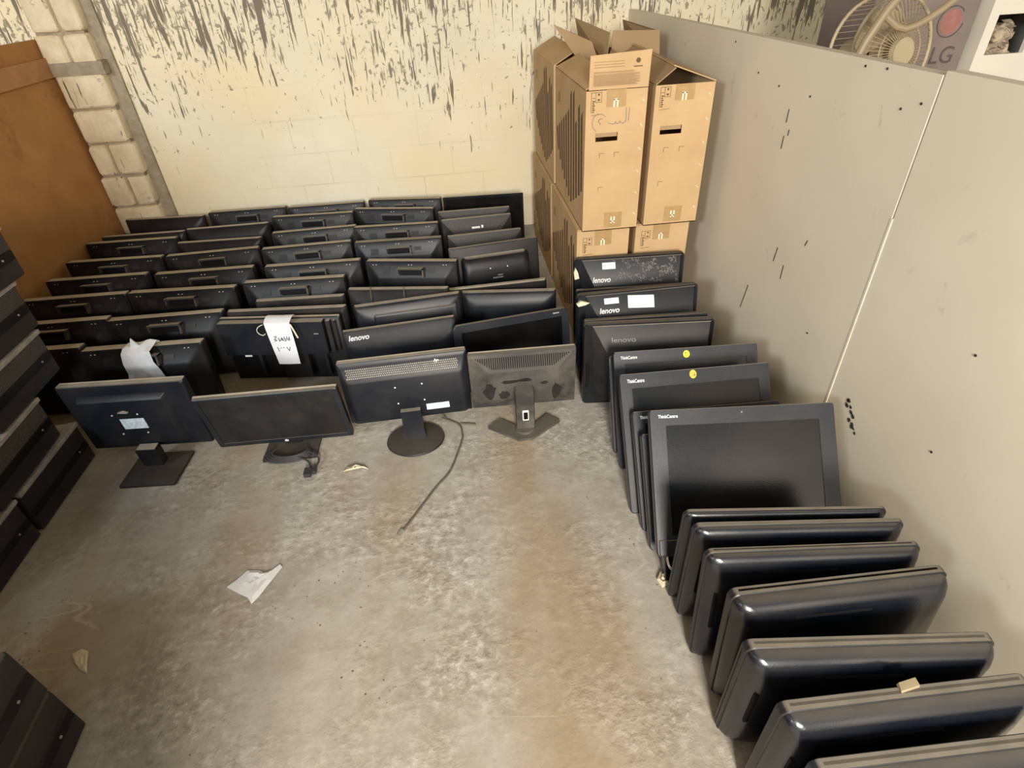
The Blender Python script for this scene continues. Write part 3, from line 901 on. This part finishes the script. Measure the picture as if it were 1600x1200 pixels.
# r3b thin rim
o = aio_screen(); rp(o, .735, 1.975, -3.5, .52, .385, 5, True)
tag(o, 'black all-in-one with only a thin top rim showing, behind the brownish lenovo back', 'computer', GA)
# r4
o = aio_back('grey')
text('logo', 'lenovo', .030, M['dimlogo'], o, on_slope(-.110, .55) @ Matrix.Translation((0, -.002, 0)), bold=.0004, sx=1.25, label='dim lenovo lettering')
MB().slab(-.05, .12, AH - .128, AH - .105, -.0690, -.064, .006).build('top_grip', M['pocket'], o)
rp(o, .733, 1.925, -5.6, .542, .391, 5)
tag(o, 'brownish all-in-one back with dim lenovo lettering and no sticker', 'computer', GA)
# r5b sliver
o = aio_screen(); rp(o, .785, 1.595, -3.6, .535, .385, 33, True)
tag(o, 'black all-in-one peeking out at the left behind the screen with the round yellow smiley sticker', 'computer', GA)


def smiley(o, x, z, y, mat):
    s = MB().cyl((x, y, z), .0125, .0008, 'y', 28).build('sticker', mat, o, label='round smiley sticker')
    k2 = MB().cyl((x - .004, y + .0006, z + .003), .0015, .0006, 'y', 10).cyl((x + .004, y + .0006, z + .003), .0015, .0006, 'y', 10)
    k2.stroke([(x - .006, z - .002), (x - .003, z - .0055), (x + .003, z - .0055), (x + .006, z - .002)], .0012, y + .0006, y + .0012)
    k2.build('smile', M['ink'], s)


o = aio_screen(); smiley(o, -.003, AH - .022, .0142, M['yellow']); rp(o, .795, 1.502, -3.6, .555, .451, 34, True)
tag(o, 'black all-in-one screen with a bright yellow smiley sticker on its top rim', 'computer', GA)
o = aio_screen(); smiley(o, .006, AH - .016, .0142, M['orange']); rp(o, .771, 1.287, -1.9, .544, .495, 38, True)
tag(o, 'black all-in-one screen with a half-worn orange smiley sticker', 'computer', GA)
# slivers behind the big one
o = aio_screen(); rp(o, .775, 1.205, -2.5, .52, .41, 39, True)
tag(o, 'black all-in-one showing only a left edge, behind the big screen, taller of the two', 'computer', GA)
o = aio_screen(); rp(o, .772, 1.120, -3.5, .51, .385, 39.5, True)
tag(o, 'black all-in-one showing only a left edge, directly behind the big screen, shorter of the two', 'computer', GA)
# r7 big screen with foot
o = aio_screen(.583, .46, .050)
text('logo', 'lenovo', .016, M['dimlogo'], o, Matrix.Translation((-.03, .0150, .024)) @ Matrix.Rotation(R(180), 4, 'Z'), sx=1.3)
MB().slab(-.285, .285, .003, .052, .0138, .0168, .004).build('lower_bezel', M['bezel'], o)
MB().box(-.27, .27, -.030, .004, -.075, .012).build('stand_foot', M['gloss'], o)
MB().tube([(.262, .010, .0), (.262, .020, -.02), (.255, .024, -.034), (.235, .026, -.040), (.215, .026, -.040)], .0035, 8).build('stand_hinge', M['chrome'], o, label='shiny chrome bracket')
place(o, .800, 1.030, -5.6, 40, 1, 1, True)
tag(o, 'big black all-in-one screen fully visible, with white lettering at its top left', 'computer', GA)


# glossy rounded all-in-one backs in the foreground
def aio_gloss():
    root = empty('computer')
    b = MB(); rr = lambda y, i, r, lo=None, hi=None: rrect(-AW / 2 + i, AW / 2 - i, i if lo is None else lo, AH - (i if hi is None else hi), r, y, 6)
    b.loft([rr(.010, 0, .022), rr(-.004, 0, .022), rr(-.006, .002, .022)]); b.build('frame', M['rim'], root)
    b = MB(); b.loft([rr(-.006, .004, .022), rr(-.014, .005, .024), rr(-.026, .010, .026), rr(-.038, .020, .03), (rr(-.050, .042, .03, .04, .050)), rr(-.058, .080, .03, .07, .12), rr(-.060, .10, .03, .09, .15)])
    b.build('casing', M['gloss'], root, sharp=60)
    front(root, .036, M['bezel'], M['screen'], .018, AW, AH, .02)
    T = Matrix.Translation((0, -.047, AH - .046)) @ Matrix.Rotation(R(-32), 4, 'X')
    MB().box(-.13, .06, -.0025, .002, -.003, .003, T).build('vent_slot', M['pocket'], root)
    T2 = Matrix.Translation((-AW / 2 + .034, -.046, .22))
    MB().box(-.006, .006, -.003, .004, -.07, .06, T2).build('port_slot', M['pocket'], root)
    return root


g0 = aio_gloss()
for i, (x, y, r, w, h, l, lab) in enumerate((
        (.785, .930, -7.5, .535, .396, 0, 'glossy all-in-one back, farthest of the rounded ones, only its thin rear rim showing'),
        (.793, .872, -7.0, .541, .400, 1, 'glossy rounded all-in-one back just below the big screen'),
        (.785, .754, -6.0, .533, .400, 7, 'glossy rounded all-in-one back, second below the big screen'),
        (.800, .668, -1.2, .527, .400, 5, 'glossy rounded all-in-one back turned slightly, with a dusty pale top edge'),
        (.779, .556, -6.2, .530, .400, 0, 'glossy rounded all-in-one back with a blue sheen, behind the one with cream scrap'),
        (.785, .446, -1.5, .515, .400, 0, 'glossy rounded all-in-one back with a cream scrap on its top, near the lower right corner'),
        (.800, .345, -1.5, .515, .388, 0, 'glossy rounded all-in-one back nearest the camera in the lower right corner'))):
    o = g0 if i == 0 else copy_tree(g0)
    rp(o, x, y, r, w, h, l); tag(o, lab, 'computer', GA)
    if i < 3: o.scale = (o.scale[0], (.42, .6, .65)[i], o.scale[2])
# cream scrap on top
o = MB().loft([[(-.03, -.012, 0), (.03, -.012, 0), (.034, .012, 0), (-.026, .012, 0)], [(-.034, -.01, .012), (.024, -.012, .018), (.030, .010, .016), (-.022, .012, .010)]]).build('plastic_scrap', M['cream'])
o.matrix_world = Matrix.Translation((.795, .462, .4005)) @ Matrix.Rotation(R(8), 4, 'Z') @ Matrix.Scale(.7, 4); tag(o, 'small cream plastic scrap lying on top of a foreground all-in-one', 'scrap')

# ------------------------------------------------------------------ stacked desktop computers on the left


def pc(L=.40):
    """desktop computer lying on its side, face towards -y, length along x"""
    root = empty('desktop_computer'); h = .187
    MB().slab(-L / 2 + .004, L / 2 - .004, 0, h - .004, .02, .44, .003).build('chassis', M['black'], root)
    MB().loft([rrect(-L / 2, L / 2, 0, h - .002, .006, .022), rrect(-L / 2, L / 2, 0, h - .002, .006, .006), rrect(-L / 2 + .004, L / 2 - .004, .004, h - .006, .005, .0)]).build('front_bezel', M['pc'], root)
    MB().slab(-L / 2, L / 2, h - .018, h - .001, -.010, .024, .003).build('top_strip', M['strip'], root, label='dusty silver strip')
    g = MB()
    for i in range(11): g.box(-L / 2 + .012, L / 2 - .012, -.006, .001, .103 + i * .0058, .106 + i * .0058)
    g.build('grille', M['pcmesh'], root)
    MB().slab(-L / 2 + .006, L / 2 - .006, .064, .098, -.004, .002, .003).build('drive_bay', M['pcbay'], root)
    MB().cyl((L / 2 - .07, -.0065, .081), .004, .004, 'y', 12).build('power_button', M['strip'], root)
    return root


p0 = pc()
spots = [(-1.64, 1.675, .19, 'black desktop computer second from the floor in the left stack', 2),
         (-1.64, 1.755, 0, 'black desktop computer on the floor, bottom of the left stack', 0),
         (-1.64, 1.855, .38, 'black desktop computer third from the floor in the left stack', 1),
         (-1.64, 1.880, .57, 'black desktop computer fourth from the floor in the left stack', 0),
         (-1.62, 1.925, .76, 'black desktop computer on top of the left stack, cut by the frame edge', -2),
         (-1.64, 1.335, 0, 'black desktop computer on the floor at the left, nearer the camera in that row', 0),
         (-1.64, 1.265, .19, 'black desktop computer on top of the nearer floor unit at the left edge', 0)]
for i, (x, y, z, lab, r) in enumerate(spots):
    o = p0 if i == 0 else copy_tree(p0, skip=('grille',) if z == 0 else ())
    o.matrix_world = Matrix.Translation((x, y, z + .001)) @ Matrix.Rotation(R(90 + r), 4, 'Z')
    tag(o, lab, 'computer', 'desktop computers stacked on their sides')
# near tower at the bottom left
o = pc(.40); sw = Matrix.Translation((-1.138, .62, .001)) @ Matrix.Rotation(R(92), 4, 'Z')
for c in kids(o):
    if c.name.startswith(('grille', 'top_strip')): bpy.data.objects.remove(c)
o.matrix_world = sw; tag(o, 'dark desktop computer in the lower left corner, on the floor', 'computer', 'desktop computers in the lower left corner')
o2 = copy_tree(o); o2.matrix_world = Matrix.Translation((0, 0, .19)) @ sw; tag(o2, 'dark desktop computer in the lower left corner, on top of another', 'computer', 'desktop computers in the lower left corner')

# ------------------------------------------------------------------ cartons


def carton(x0, x1, y0, y1, z0, z1, label, top='closed', marks=None, side=True, mat='card'):
    root = empty('cardboard_box'); t = .004
    w, d, h = x1 - x0, y1 - y0, z1 - z0
    b = MB()
    b.box(0, w, 0, d, 0, t)
    # front wall, with a hand hole when marked
    if marks and 'hole' in marks:
        hx, hz = marks['hole']; hw, hh = .095, .034
        b.box(0, hx, 0, t, 0, h).box(hx + hw, w, 0, t, 0, h).box(hx, hx + hw, 0, t, 0, hz).box(hx, hx + hw, 0, t, hz + hh, h)
    else:
        b.box(0, w, 0, t, 0, h)
    b.box(0, w, d - t, d, 0, h).box(0, t, t, d - t, 0, h).box(w - t, w, t, d - t, 0, h)
    b.build('carton_body', M[mat], root)
    if marks and 'hole' in marks:
        MB().box(hx + .002, hx + hw - .002, t + .001, t + .003, hz + .017, hz + hh - .001, Matrix.Identity(4)).build('hole_flap', M['carddark'], root)
    if top == 'closed':
        MB().box(0, w / 2 - .001, 0, d, h - .001, h + t).box(w / 2 + .001, w, 0, d, h - .001, h + t).build('top_flap', M[mat], root)
    if marks and 'tapes' in marks:
        for (tx, tz, hgt) in marks['tapes']:
            tp = MB().box(tx, tx + .082, -.001, .0, tz, tz + hgt).build('tape', M['tape'], root)
            e = MB(); cx = tx + .030
            for sx in (0, .014): e.box(cx + sx, cx + sx + .006, -.0016, -.001, tz + (.0 if tz > .3 else .02), tz + .030 + (.0 if tz > .3 else .02))
            e.box(cx, cx + .02, -.0016, -.001, tz + .026, tz + .031)
            e.build('tape_shine', M['tapeclear'], tp)
    if marks and 'icons' in marks:
        ix, iz = marks['icons']; b = MB()
        b.stroke([(ix, iz - .075), (ix, iz), (ix + .042, iz), (ix + .042, iz - .036), (ix + .018, iz - .036), (ix + .018, iz)], .0016, -.001, 0)
        b.stroke([(ix + .004, iz - .02), (ix + .014, iz - .02)], .002, -.001, 0)
        b.box(ix + .027, ix + .034, -.001, 0, iz - .012, iz - .004).box(ix + .026, ix + .035, -.001, 0, iz - .031, iz - .024)
        for j in range(6): b.box(ix + .005, ix + .012 + (j % 2) * .003, -.001, 0, iz - .075 + j * .008, iz - .070 + j * .008)
        b.stroke([(ix, iz - .085), (ix + .045, iz - .082)], .0014, -.001, 0)
        b.build('printed_icons', M['print'], root)
    if marks and 'corners' in marks:
        b = MB()
        for cx, cz in marks['corners']:
            b.stroke([(cx, cz - .018), (cx, cz), (cx + .020, cz)], .0015, -.001, 0)
        b.build('corner_marks', M['print'], root)
    if marks and 'staples' in marks:
        b = MB()
        for q in range(6): b.stroke([(w - .022, h - .04 - q * .095), (w - .012, h - .05 - q * .095)], .0018, -.0016, 0)
        b.build('staples', M['tapeclear'], root)
    if side:
        # slanted dark stripes printed on the long left side, standing out of a diamond outline
        b = MB(); n = 11; ya, yb = .03, d - .03
        tops = ((0, .84), (.14, .90), (.24, .70), (.30, .95), (.40, .93), (.46, .80), (.7, .68), (1, .54)); bots = ((0, .32), (.2, .20), (.42, .09), (.7, .22), (1, .42))

        def ip(tb, u):
            for (a0, v0), (a1, v1) in zip(tb, tb[1:]):
                if u <= a1: return v0 + (v1 - v0) * (u - a0) / (a1 - a0)
            return tb[-1][1]
        ww = (yb - ya) / n * .52
        for j in range(n):
            u = (j + .3) / n; y = ya + (yb - ya) * u + .008; hi = h * ip(tops, u); lo = h * ip(bots, u); sl = min(.035, y - ya)
            q4 = [(y, hi), (y + ww, hi - .022), (y + ww - sl, lo - .012), (y - sl, lo)]
            b.loft([[(-.0012, p[0], p[1]) for p in q4], [(0, p[0], p[1]) for p in q4]])
        b.build('printed_stripes', M['print'], root)
        b = MB(); y = d * .80
        b.loft([[(-.0012, y, h * .86), (-.0012, y + .07, h * .83), (-.0012, y + .07, h * .75), (-.0012, y, h * .78)],
                [(0, y, h * .86), (0, y + .07, h * .83), (0, y + .07, h * .75), (0, y, h * .78)]])
        b.build('printed_square', M['carddark'], root)
    root.location = (x0, y0, z0)
    tag(root, label, 'box')
    return root


ROT = R(1.3)
cart = []
zs = .575
lowL = carton(.548, .800, 2.52, 3.22, .001, zs, 'brown carton at the bottom left front of the carton pile', marks=dict(tapes=[(.085, .495, .075)], icons=(.030, .535)), mat='card')
lowR = carton(.835, 1.095, 2.53, 3.23, .001, zs, 'brown carton at the bottom right front of the pile, beside the cream partition', marks=dict(tapes=[(.085, .495, .075)], icons=(.030, .540)), side=False)
lowB = carton(.544, .790, 3.23, 3.93, .001, zs, 'brown carton at the bottom left, at the back of the pile', mat='card')
lowC = carton(.835, 1.095, 3.24, 3.94, .001, zs, 'brown carton at the bottom right, hidden at the back of the pile', side=False, mat='carddark')
upL = carton(.566, .822, 2.49, 3.19, zs + .006, 1.170, 'brown carton at the top left front with a printed flap raised and Arabic handwriting', top='open',
             marks=dict(hole=(.045, .393), tapes=[(.085, .525, .066), (.100, .012, .070)], icons=(.022, .583), corners=[(.065, .345), (.13, .345), (.065, .20)], staples=1))
upR = carton(.858, 1.110, 2.50, 3.20, zs + .006, 1.172, 'brown carton at the top right front with its top flaps tented open', top='open',
             marks=dict(hole=(.035, .400), tapes=[(.085, .530, .060), (.095, .012, .070)], icons=(.022, .583), corners=[(.06, .345), (.13, .345), (.05, .20)], staples=1), side=False)
upB = carton(.560, .800, 3.22, 3.92, zs + .006, 1.175, 'brown carton at the top left back of the pile, against the whitewashed wall', top='none')
upC = carton(.840, 1.120, 3.23, 3.93, zs + .006, 1.16, 'brown carton at the top right back of the pile with two tall flaps standing up', top='open', side=False, mat='carddark')


def quad(pts, n, t=.004):
    n = Vector(n).normalized() * t
    b = MB(); b.loft([[Vector(p) for p in pts], [Vector(p) + n for p in pts]]); return b


# upL flaps: raised front flap with printed text block; slanting left flap, inner dark flaps
fl = quad([(0.010, .0, .592), (.256, .0, .592), (.258, -.006, .725), (.012, -.006, .715)], (0, 1, 0)).build('front_flap', M['card'], upL)
b = MB()
for j in range(9):
    if j == 3: continue
    b.box(.028, .150 if j < 3 else (.215 if j > 4 else .19), -.001, 0, .690 - j * .0095, .6925 - j * .0095 + (.002 if j > 3 else 0))
b.build('printed_text', M['carddark'], fl, Matrix.Translation((0, -.0055, 0)))
b = MB()
for j in range(10): b.box(.028, .205 - (j % 3) * .006, -.0006, 0, .606 + j * .0043, .6090 + j * .0043)
b.build('printed_paragraph', M['faintprint'], fl, Matrix.Translation((0, -.0055, 0)))
MB().cyl((.205, -.0075, .690), .009, .001, 'y', 24).box(.188, .224, -.0075, -.0065, .668, .671).build('printed_emblem', M['print'], fl)
quad([(0, .004, .592), (0, .69, .592), (.10, .62, .650), (.09, .05, .640)], (-.4, 0, 1)).build('side_flap', M['card'], upL)
quad([(.254, .004, .592), (.254, .69, .592), (.270, .66, .66), (.270, .04, .60)], (1, 0, 0)).build('inner_flap', M['carddark'], upL)
quad([(.13, .69, .592), (.22, .69, .592), (.18, .70, .69), (-.01, .71, .77)], (0, 1, .4)).build('rear_flap', M['carddark'], upL)
# upB roof
quad([(0, .0, .59), (0, .70, .59), (.12, .66, .66), (.12, .03, .648)], (-.3, 0, 1)).build('side_flap', M['card'], upB)
quad([(.245, .0, .59), (.245, .70, .59), (.125, .66, .655), (.125, .03, .643)], (.3, 0, 1)).build('side_flap', M['card'], upB)
# upR tent
quad([(0, .0, .592), (0, .70, .592), (.105, .68, .660), (.082, .01, .648)], (-.4, 0, 1)).build('side_flap', M['carddark'], upR)
quad([(.252, .0, .592), (.252, .70, .592), (.10, .69, .668), (.078, .03, .654)], (.3, 0, 1)).build('side_flap', M['card'], upR)
# upC tall flaps
quad([(.02, .02, .58), (.28, .02, .58), (.270, .03, .715), (.03, .03, .725)], (0, 1, 0)).build('front_flap', M['carddark'], upC)
quad([(0, .02, .58), (0, .64, .58), (-.065, .50, .755), (.02, .04, .715)], (-1, 0, 0)).build('side_flap', M['carddark'], upC)
quad([(.276, .04, .58), (.276, .64, .58), (.20, .48, .735), (.262, .06, .712)], (1, 0, 0)).build('side_flap', M['carddark'], upC)
# handwriting on upL
b = MB(); hw = lambda L: b.stroke(L, .0020, -.0012, 0)
hw([(.170, .520), (.172, .480), (.170, .466), (.160, .460), (.150, .464), (.146, .470), (.142, .462), (.134, .460), (.128, .468), (.124, .460), (.112, .460), (.096, .466)])
hw([(.184, .518), (.182, .468)])
hw([(.056, .478), (.064, .484), (.072, .482)]); hw([(.058, .480), (.054, .472), (.062, .466), (.064, .460)])
arc = [(.085, .490), (.070, .500), (.050, .502), (.034, .492), (.028, .470), (.032, .450), (.046, .436)]
hw(arc)
b.build('handwriting', M['ink'], upL, label='Arabic handwriting in dark pen')
M['ink'].diffuse_color = (.1, .1, .1, 1)

# ------------------------------------------------------------------ beyond the partition
# pedestal fan
fan = empty('pedestal_fan')
ax = Matrix.Translation((1.575, 2.20, 1.275)) @ Matrix.Rotation(R(12), 4, 'Z') @ Matrix.Rotation(R(-8), 4, 'X')
Rf = .175
b = MB()
for yy, rr_, tt in ((-.05, Rf, .006), (.05, Rf, .006), (-.085, .09, .002)):
    b.tube([(rr_ * math.cos(2 * PI * i / 36), yy, rr_ * math.sin(2 * PI * i / 36)) for i in range(37)], tt, 8, 1)
for i in range(54):
    a = 2 * PI * i / 54; c_, s_ = math.cos(a), math.sin(a)
    b.tube([(.03 * c_, -.098, .03 * s_), (.09 * c_, -.088, .09 * s_), (.14 * c_, -.068, .14 * s_), (Rf * c_, -.05, Rf * s_), (Rf * c_, .05, Rf * s_)], .0011, 4, 1)
b.build('cage', M['cream'], fan, ax)
MB().cyl((0, -.104, 0), .045, .02, 'y', 28).build('cage_badge', M['cream'], fan, ax)
for i in range(3):
    rings = []
    for t in range(7):
        r_ = .03 + t * .02; wv = .03 + .05 * math.sin(PI * min(1, (t + 1) / 7)); tw = R(28 - t * 2)
        rings.append([(r_, -.02 + wv * s * math.sin(tw) + e, wv * s * math.cos(tw)) for s, e in ((-1, 0), (0, .006), (1, 0), (1, .002), (0, .009), (-1, .002))])
    MB().loft(rings).build('blade', M['creamdark'], fan, ax @ Matrix.Rotation(2 * PI * i / 3, 4, 'Y'))
MB().cyl((0, -.035, 0), .032, .045, 'y', 24).build('hub', M['creamdark'], fan, ax)
MB().loft([[(.05 * k2 * math.cos(2 * PI * i / 24), y, .055 * k2 * math.sin(2 * PI * i / 24)) for i in range(24)] for y, k2 in ((.03, .8), (.06, 1), (.14, .95), (.17, .5))]).build('motor_housing', M['cream'], fan, ax)
MB().cyl((1.60, 2.33, .03), .014, 1.14, 'z', 20).build('pole', M['cream'], fan)
MB().cyl((1.60, 2.33, 0.001), .16, .03, 'z', 36, .14).build('base', M['cream'], fan)
tag(fan, 'yellowed pedestal fan with round wire cage behind the cream partition', 'fan')
# a curved pale duct-like strip leaning over the fan
o = MB().tube([(1.37, 2.02, .0015), (1.37, 2.02, .6), (1.365, 2.02, 1.2), (1.41, 2.02, 1.38), (1.50, 2.02, 1.50), (1.66, 2.02, 1.62)], .014, 10).tube([(1.43, 2.02, 1.41), (1.50, 2.0, 1.37), (1.60, 1.99, 1.42), (1.72, 1.99, 1.52)], .011, 10).build('bent_plastic_pipe', M['creamdark'])
tag(o, 'bent yellowed forked pipe standing in front of the fan', 'pipe')
# LG carton
lg = MB().slab(0, .445, 0, 2.0, 0, .35, .004).build('appliance_carton', M['lgcarton'])
T = Matrix.Identity(4)
text('logo', 'LG', .088, M['lggrey'], lg, Matrix.Translation((.355, -.0005, 1.205)), bold=.0005, label='faded grey LG lettering')
b = MB(); b.cyl((.345, -.001, 1.327), .044, .001, 'y', 40); b.build('emblem', M['lgred'], lg, label='faded red round emblem')
b = MB()
pts = [(.345 + .054 * math.cos(R(a)), 1.327 + .054 * math.sin(R(a))) for a in range(40, 361, 12)]
b.stroke(pts, .004, -.0015, 0); b.build('emblem_outline', M['lggrey'], lg)
lg.matrix_world = Matrix.Translation((1.715, 2.50, .001)) @ Matrix.Rotation(R(-1), 4, 'Z')
tag(lg, 'tall faded mauve carton with LG logo behind the cream partition', 'box')
# white appliance with a broken opening
wa = empty('appliance')
b = MB(); x0, x1, z1 = 0, .56, 2.0; hx0, hx1, hz0, hz1 = .04, .21, 1.205, 1.345
b.box(x0, hx0, 0, .02, 0, z1).box(hx1, x1, 0, .02, 0, z1).box(hx0, hx1, 0, .02, 0, hz0).box(hx0, hx1, 0, .02, hz1, z1)
b.box(x0, .02, .02, .5, 0, z1).box(x1 - .02, x1, .02, .5, 0, z1).box(x0, x1, .48, .5, 0, z1).box(.02, x1 - .02, .02, .48, z1 - .02, z1)
b.build('cabinet', M['white'], wa)
b = MB(); rnd = random.Random(2)
for i in range(26):
    cx, cz, r_ = rnd.uniform(.05, .20), rnd.uniform(1.15, 1.30), rnd.uniform(.02, .045)
    bm2 = bmesh.new(); bmesh.ops.create_icosphere(bm2, subdivisions=2, radius=r_)
    for v_ in bm2.verts: v_.co = v_.co * rnd.uniform(.75, 1.2) + Vector((cx, .10 + rnd.uniform(-.03, .04), cz))
    me_ = bpy.data.meshes.new('tmp'); bm2.to_mesh(me_); bm2.free(); b.b.from_mesh(me_); bpy.data.meshes.remove(me_)
b.build('torn_insulation', M['debris'], wa)
wa.matrix_world = Matrix.Translation((2.175, 2.44, .001))
tag(wa, 'white appliance with a broken square opening, right of the mauve carton', 'appliance')

# ------------------------------------------------------------------ marks on the cream partition (staples, nail heads, scuffs)
rnd = random.Random(9); i = 0
marks = [(2.060, 1.120, .022, 0), (2.055, 1.032, .022, 0), (2.030, 1.070, .010, 0), (2.084, .390, .062, 12), (1.927, .652, .030, 8), (1.857, .610, .028, 0), (1.76, .766, .012, 20)]
wh = ['highest of the scratches near the cartons', 'second scratch down, below the highest', 'faint dash between the two upper scratches', 'long curved one just above the stickered computers',
      'short slanted one in the middle of the sheet', 'short upright one right of the slanted one', 'tiny tick alone near the sheet centre']
for (y, z, L, a), w_ in zip(marks, wh):
    o = MB().box(-.0015, 0, -.0016, .0016, -L, L, Matrix.Rotation(R(a), 4, 'X')).build('scratch', M['mark'])
    o.matrix_world = Matrix.Translation((1.2, y, z))
    tag(o, 'dark scratch on the cream partition, ' + w_, 'scratch', 'dark scratches on the cream partition')
nails = [(2.568, 1.301, 'at the far top edge above the cartons'), (1.713, 1.318, 'at the top edge below the fan, farther of two'), (1.52, 1.241, 'left of the sheet joint, farther of two'),
         (1.454, 1.265, 'left of the sheet joint, nearer of two'), (1.619, 1.323, 'at the top edge below the fan, nearer of two'), (1.003, .792, 'on the right sheet, upper'), (1.613, .487, 'just above the big screen'),
         (.985, .491, 'on the right sheet, lower'), (2.16, 1.2, 'near the top beside the cartons, middle of three'), (1.95, 1.2, 'near the top beside the cartons, nearest of three'), (2.33, 1.22, 'near the top beside the cartons, farthest of three')]
for y, z, w_ in nails:
    o = MB().cyl((-.002, 0, 0), .0035, .002, 'x', 10).build('nail', M['mark']); o.matrix_world = Matrix.Translation((1.2, y, z))
    tag(o, 'nail head in the cream partition ' + w_, 'nail', 'nail heads in the cream partition')
b = MB(); rnd = random.Random(21)
for i in range(12):
    t = i / 11; y = 1.325 - .075 * t + rnd.uniform(-.012, .012); z = .405 - .075 * t + rnd.uniform(-.008, .008); s_ = rnd.uniform(.004, .010)
    b.prism([(y + s_ * rnd.uniform(.6, 1.5) * math.cos(a), z + s_ * rnd.uniform(.5, 1.2) * math.sin(a)) for a in [k2 * PI / 4 for k2 in range(8)]], 'x', -.0012, 0)
o = b.build('smudge', M['mark']); o.matrix_world = Matrix.Translation((1.2, 0, 0)); tag(o, 'dark grimy smudge on the cream partition right of the big screen', 'mark')

# ------------------------------------------------------------------ litter and cables on the floor


def scrap(name, pts, mat, label, cat='paper', z=.002, lift=.006, seed=0):
    rnd = random.Random(seed); n = len(pts)
    cx = sum(p[0] for p in pts) / n; cy = sum(p[1] for p in pts) / n
    b = bmesh.new(); layers = []
    for k_ in (1.0, .66, .33):
        layers.append([b.verts.new((cx + (x - cx) * k_, cy + (y - cy) * k_, z + (rnd.uniform(0, lift) if k_ == 1 else rnd.uniform(lift * .3, lift * 1.4)))) for x, y in pts])
    c = b.verts.new((cx, cy, z + lift))
    for a_, d_ in zip(layers, layers[1:]):
        for i in range(n): b.faces.new((a_[i], a_[(i + 1) % n], d_[(i + 1) % n], d_[i]))
    for i in range(n): b.faces.new((layers[-1][i], layers[-1][(i + 1) % n], c))
    r_ = bmesh.ops.extrude_face_region(b, geom=list(b.faces))
    for v_ in r_['geom']:
        if isinstance(v_, bmesh.types.BMVert): v_.co.z -= .0012
    mb = MB(); me_ = bpy.data.meshes.new('tmp'); b.to_mesh(me_); b.free(); mb.b.from_mesh(me_); bpy.data.meshes.remove(me_)
    o = mb.build(name, mat, sharp=10); return tag(o, label, cat)


scrap('paper_scrap', [(-.882, 1.200), (-.855, 1.225), (-.828, 1.256), (-.790, 1.252), (-.772, 1.240), (-.745, 1.245), (-.722, 1.262), (-.712, 1.250), (-.735, 1.205), (-.765, 1.150), (-.782, 1.122), (-.80, 1.148), (-.84, 1.172)],
      M['paper'], 'torn white paper scrap on the open concrete floor', seed=4)
scrap('paper_scrap', [(-.56, 1.672), (-.545, 1.695), (-.515, 1.705), (-.480, 1.700), (-.462, 1.680), (-.490, 1.685), (-.525, 1.682)], M['cord'], 'small curved cream scrap on the floor below the round monitor foot', 'scrap', lift=.012, seed=6)
scrap('paper_scrap', [(-1.285, 1.028), (-1.262, 1.040), (-1.240, 1.032), (-1.222, .990), (-1.212, .962), (-1.236, .975), (-1.262, 1.000)], M['cord'], 'small dusty scrap on the shaded floor at the lower left', 'scrap', seed=8)
scrap('foam_scrap', [(.505, 1.02), (.525, 1.045), (.545, 1.03), (.538, 1.00), (.515, .995)], M['cord'], 'small pale foam lump at the left foot of the big screen', 'scrap', lift=.02, seed=12)
o = MB().tube([(-.165, 1.90, .05), (-.139, 1.925, .008), (-.09, 1.888, .004), (-.080, 1.83, .004), (-.084, 1.783, .004), (-.134, 1.621, .004), (-.19, 1.54, .004), (-.234, 1.469, .004), (-.285, 1.385, .004), (-.312, 1.346, .004)], .0036, 8, 4).build('signal_cable', M['dustcable'])
MB().box(-.006, .006, -.03, .0, .0005, .009, Matrix.Translation((-.312, 1.348, 0)) @ Matrix.Rotation(R(-28), 4, 'Z')).build('plug', M['strip'], o)
tag(o, 'thin dusty cable curving over the floor from the round foot monitor', 'cable')
o = MB().tube([(-.085, 1.897, .004), (-.05, 1.888, .004), (-.02, 1.880, .004)], .004, 8, 3).build('cable_end', M['dustcable']); tag(o, 'short dusty cable stub between the round and v-shaped feet', 'cable')
o = MB().slab(-.16, .16, -.05, .05, 0, .004, .004).build('cardboard_piece', M['card'], M4=Matrix.Translation((-1.04, 2.17, .0015)) @ Matrix.Rotation(R(-90), 4, 'X'))
tag(o, 'flat piece of card on the floor behind the hp badged screen', 'cardboard')
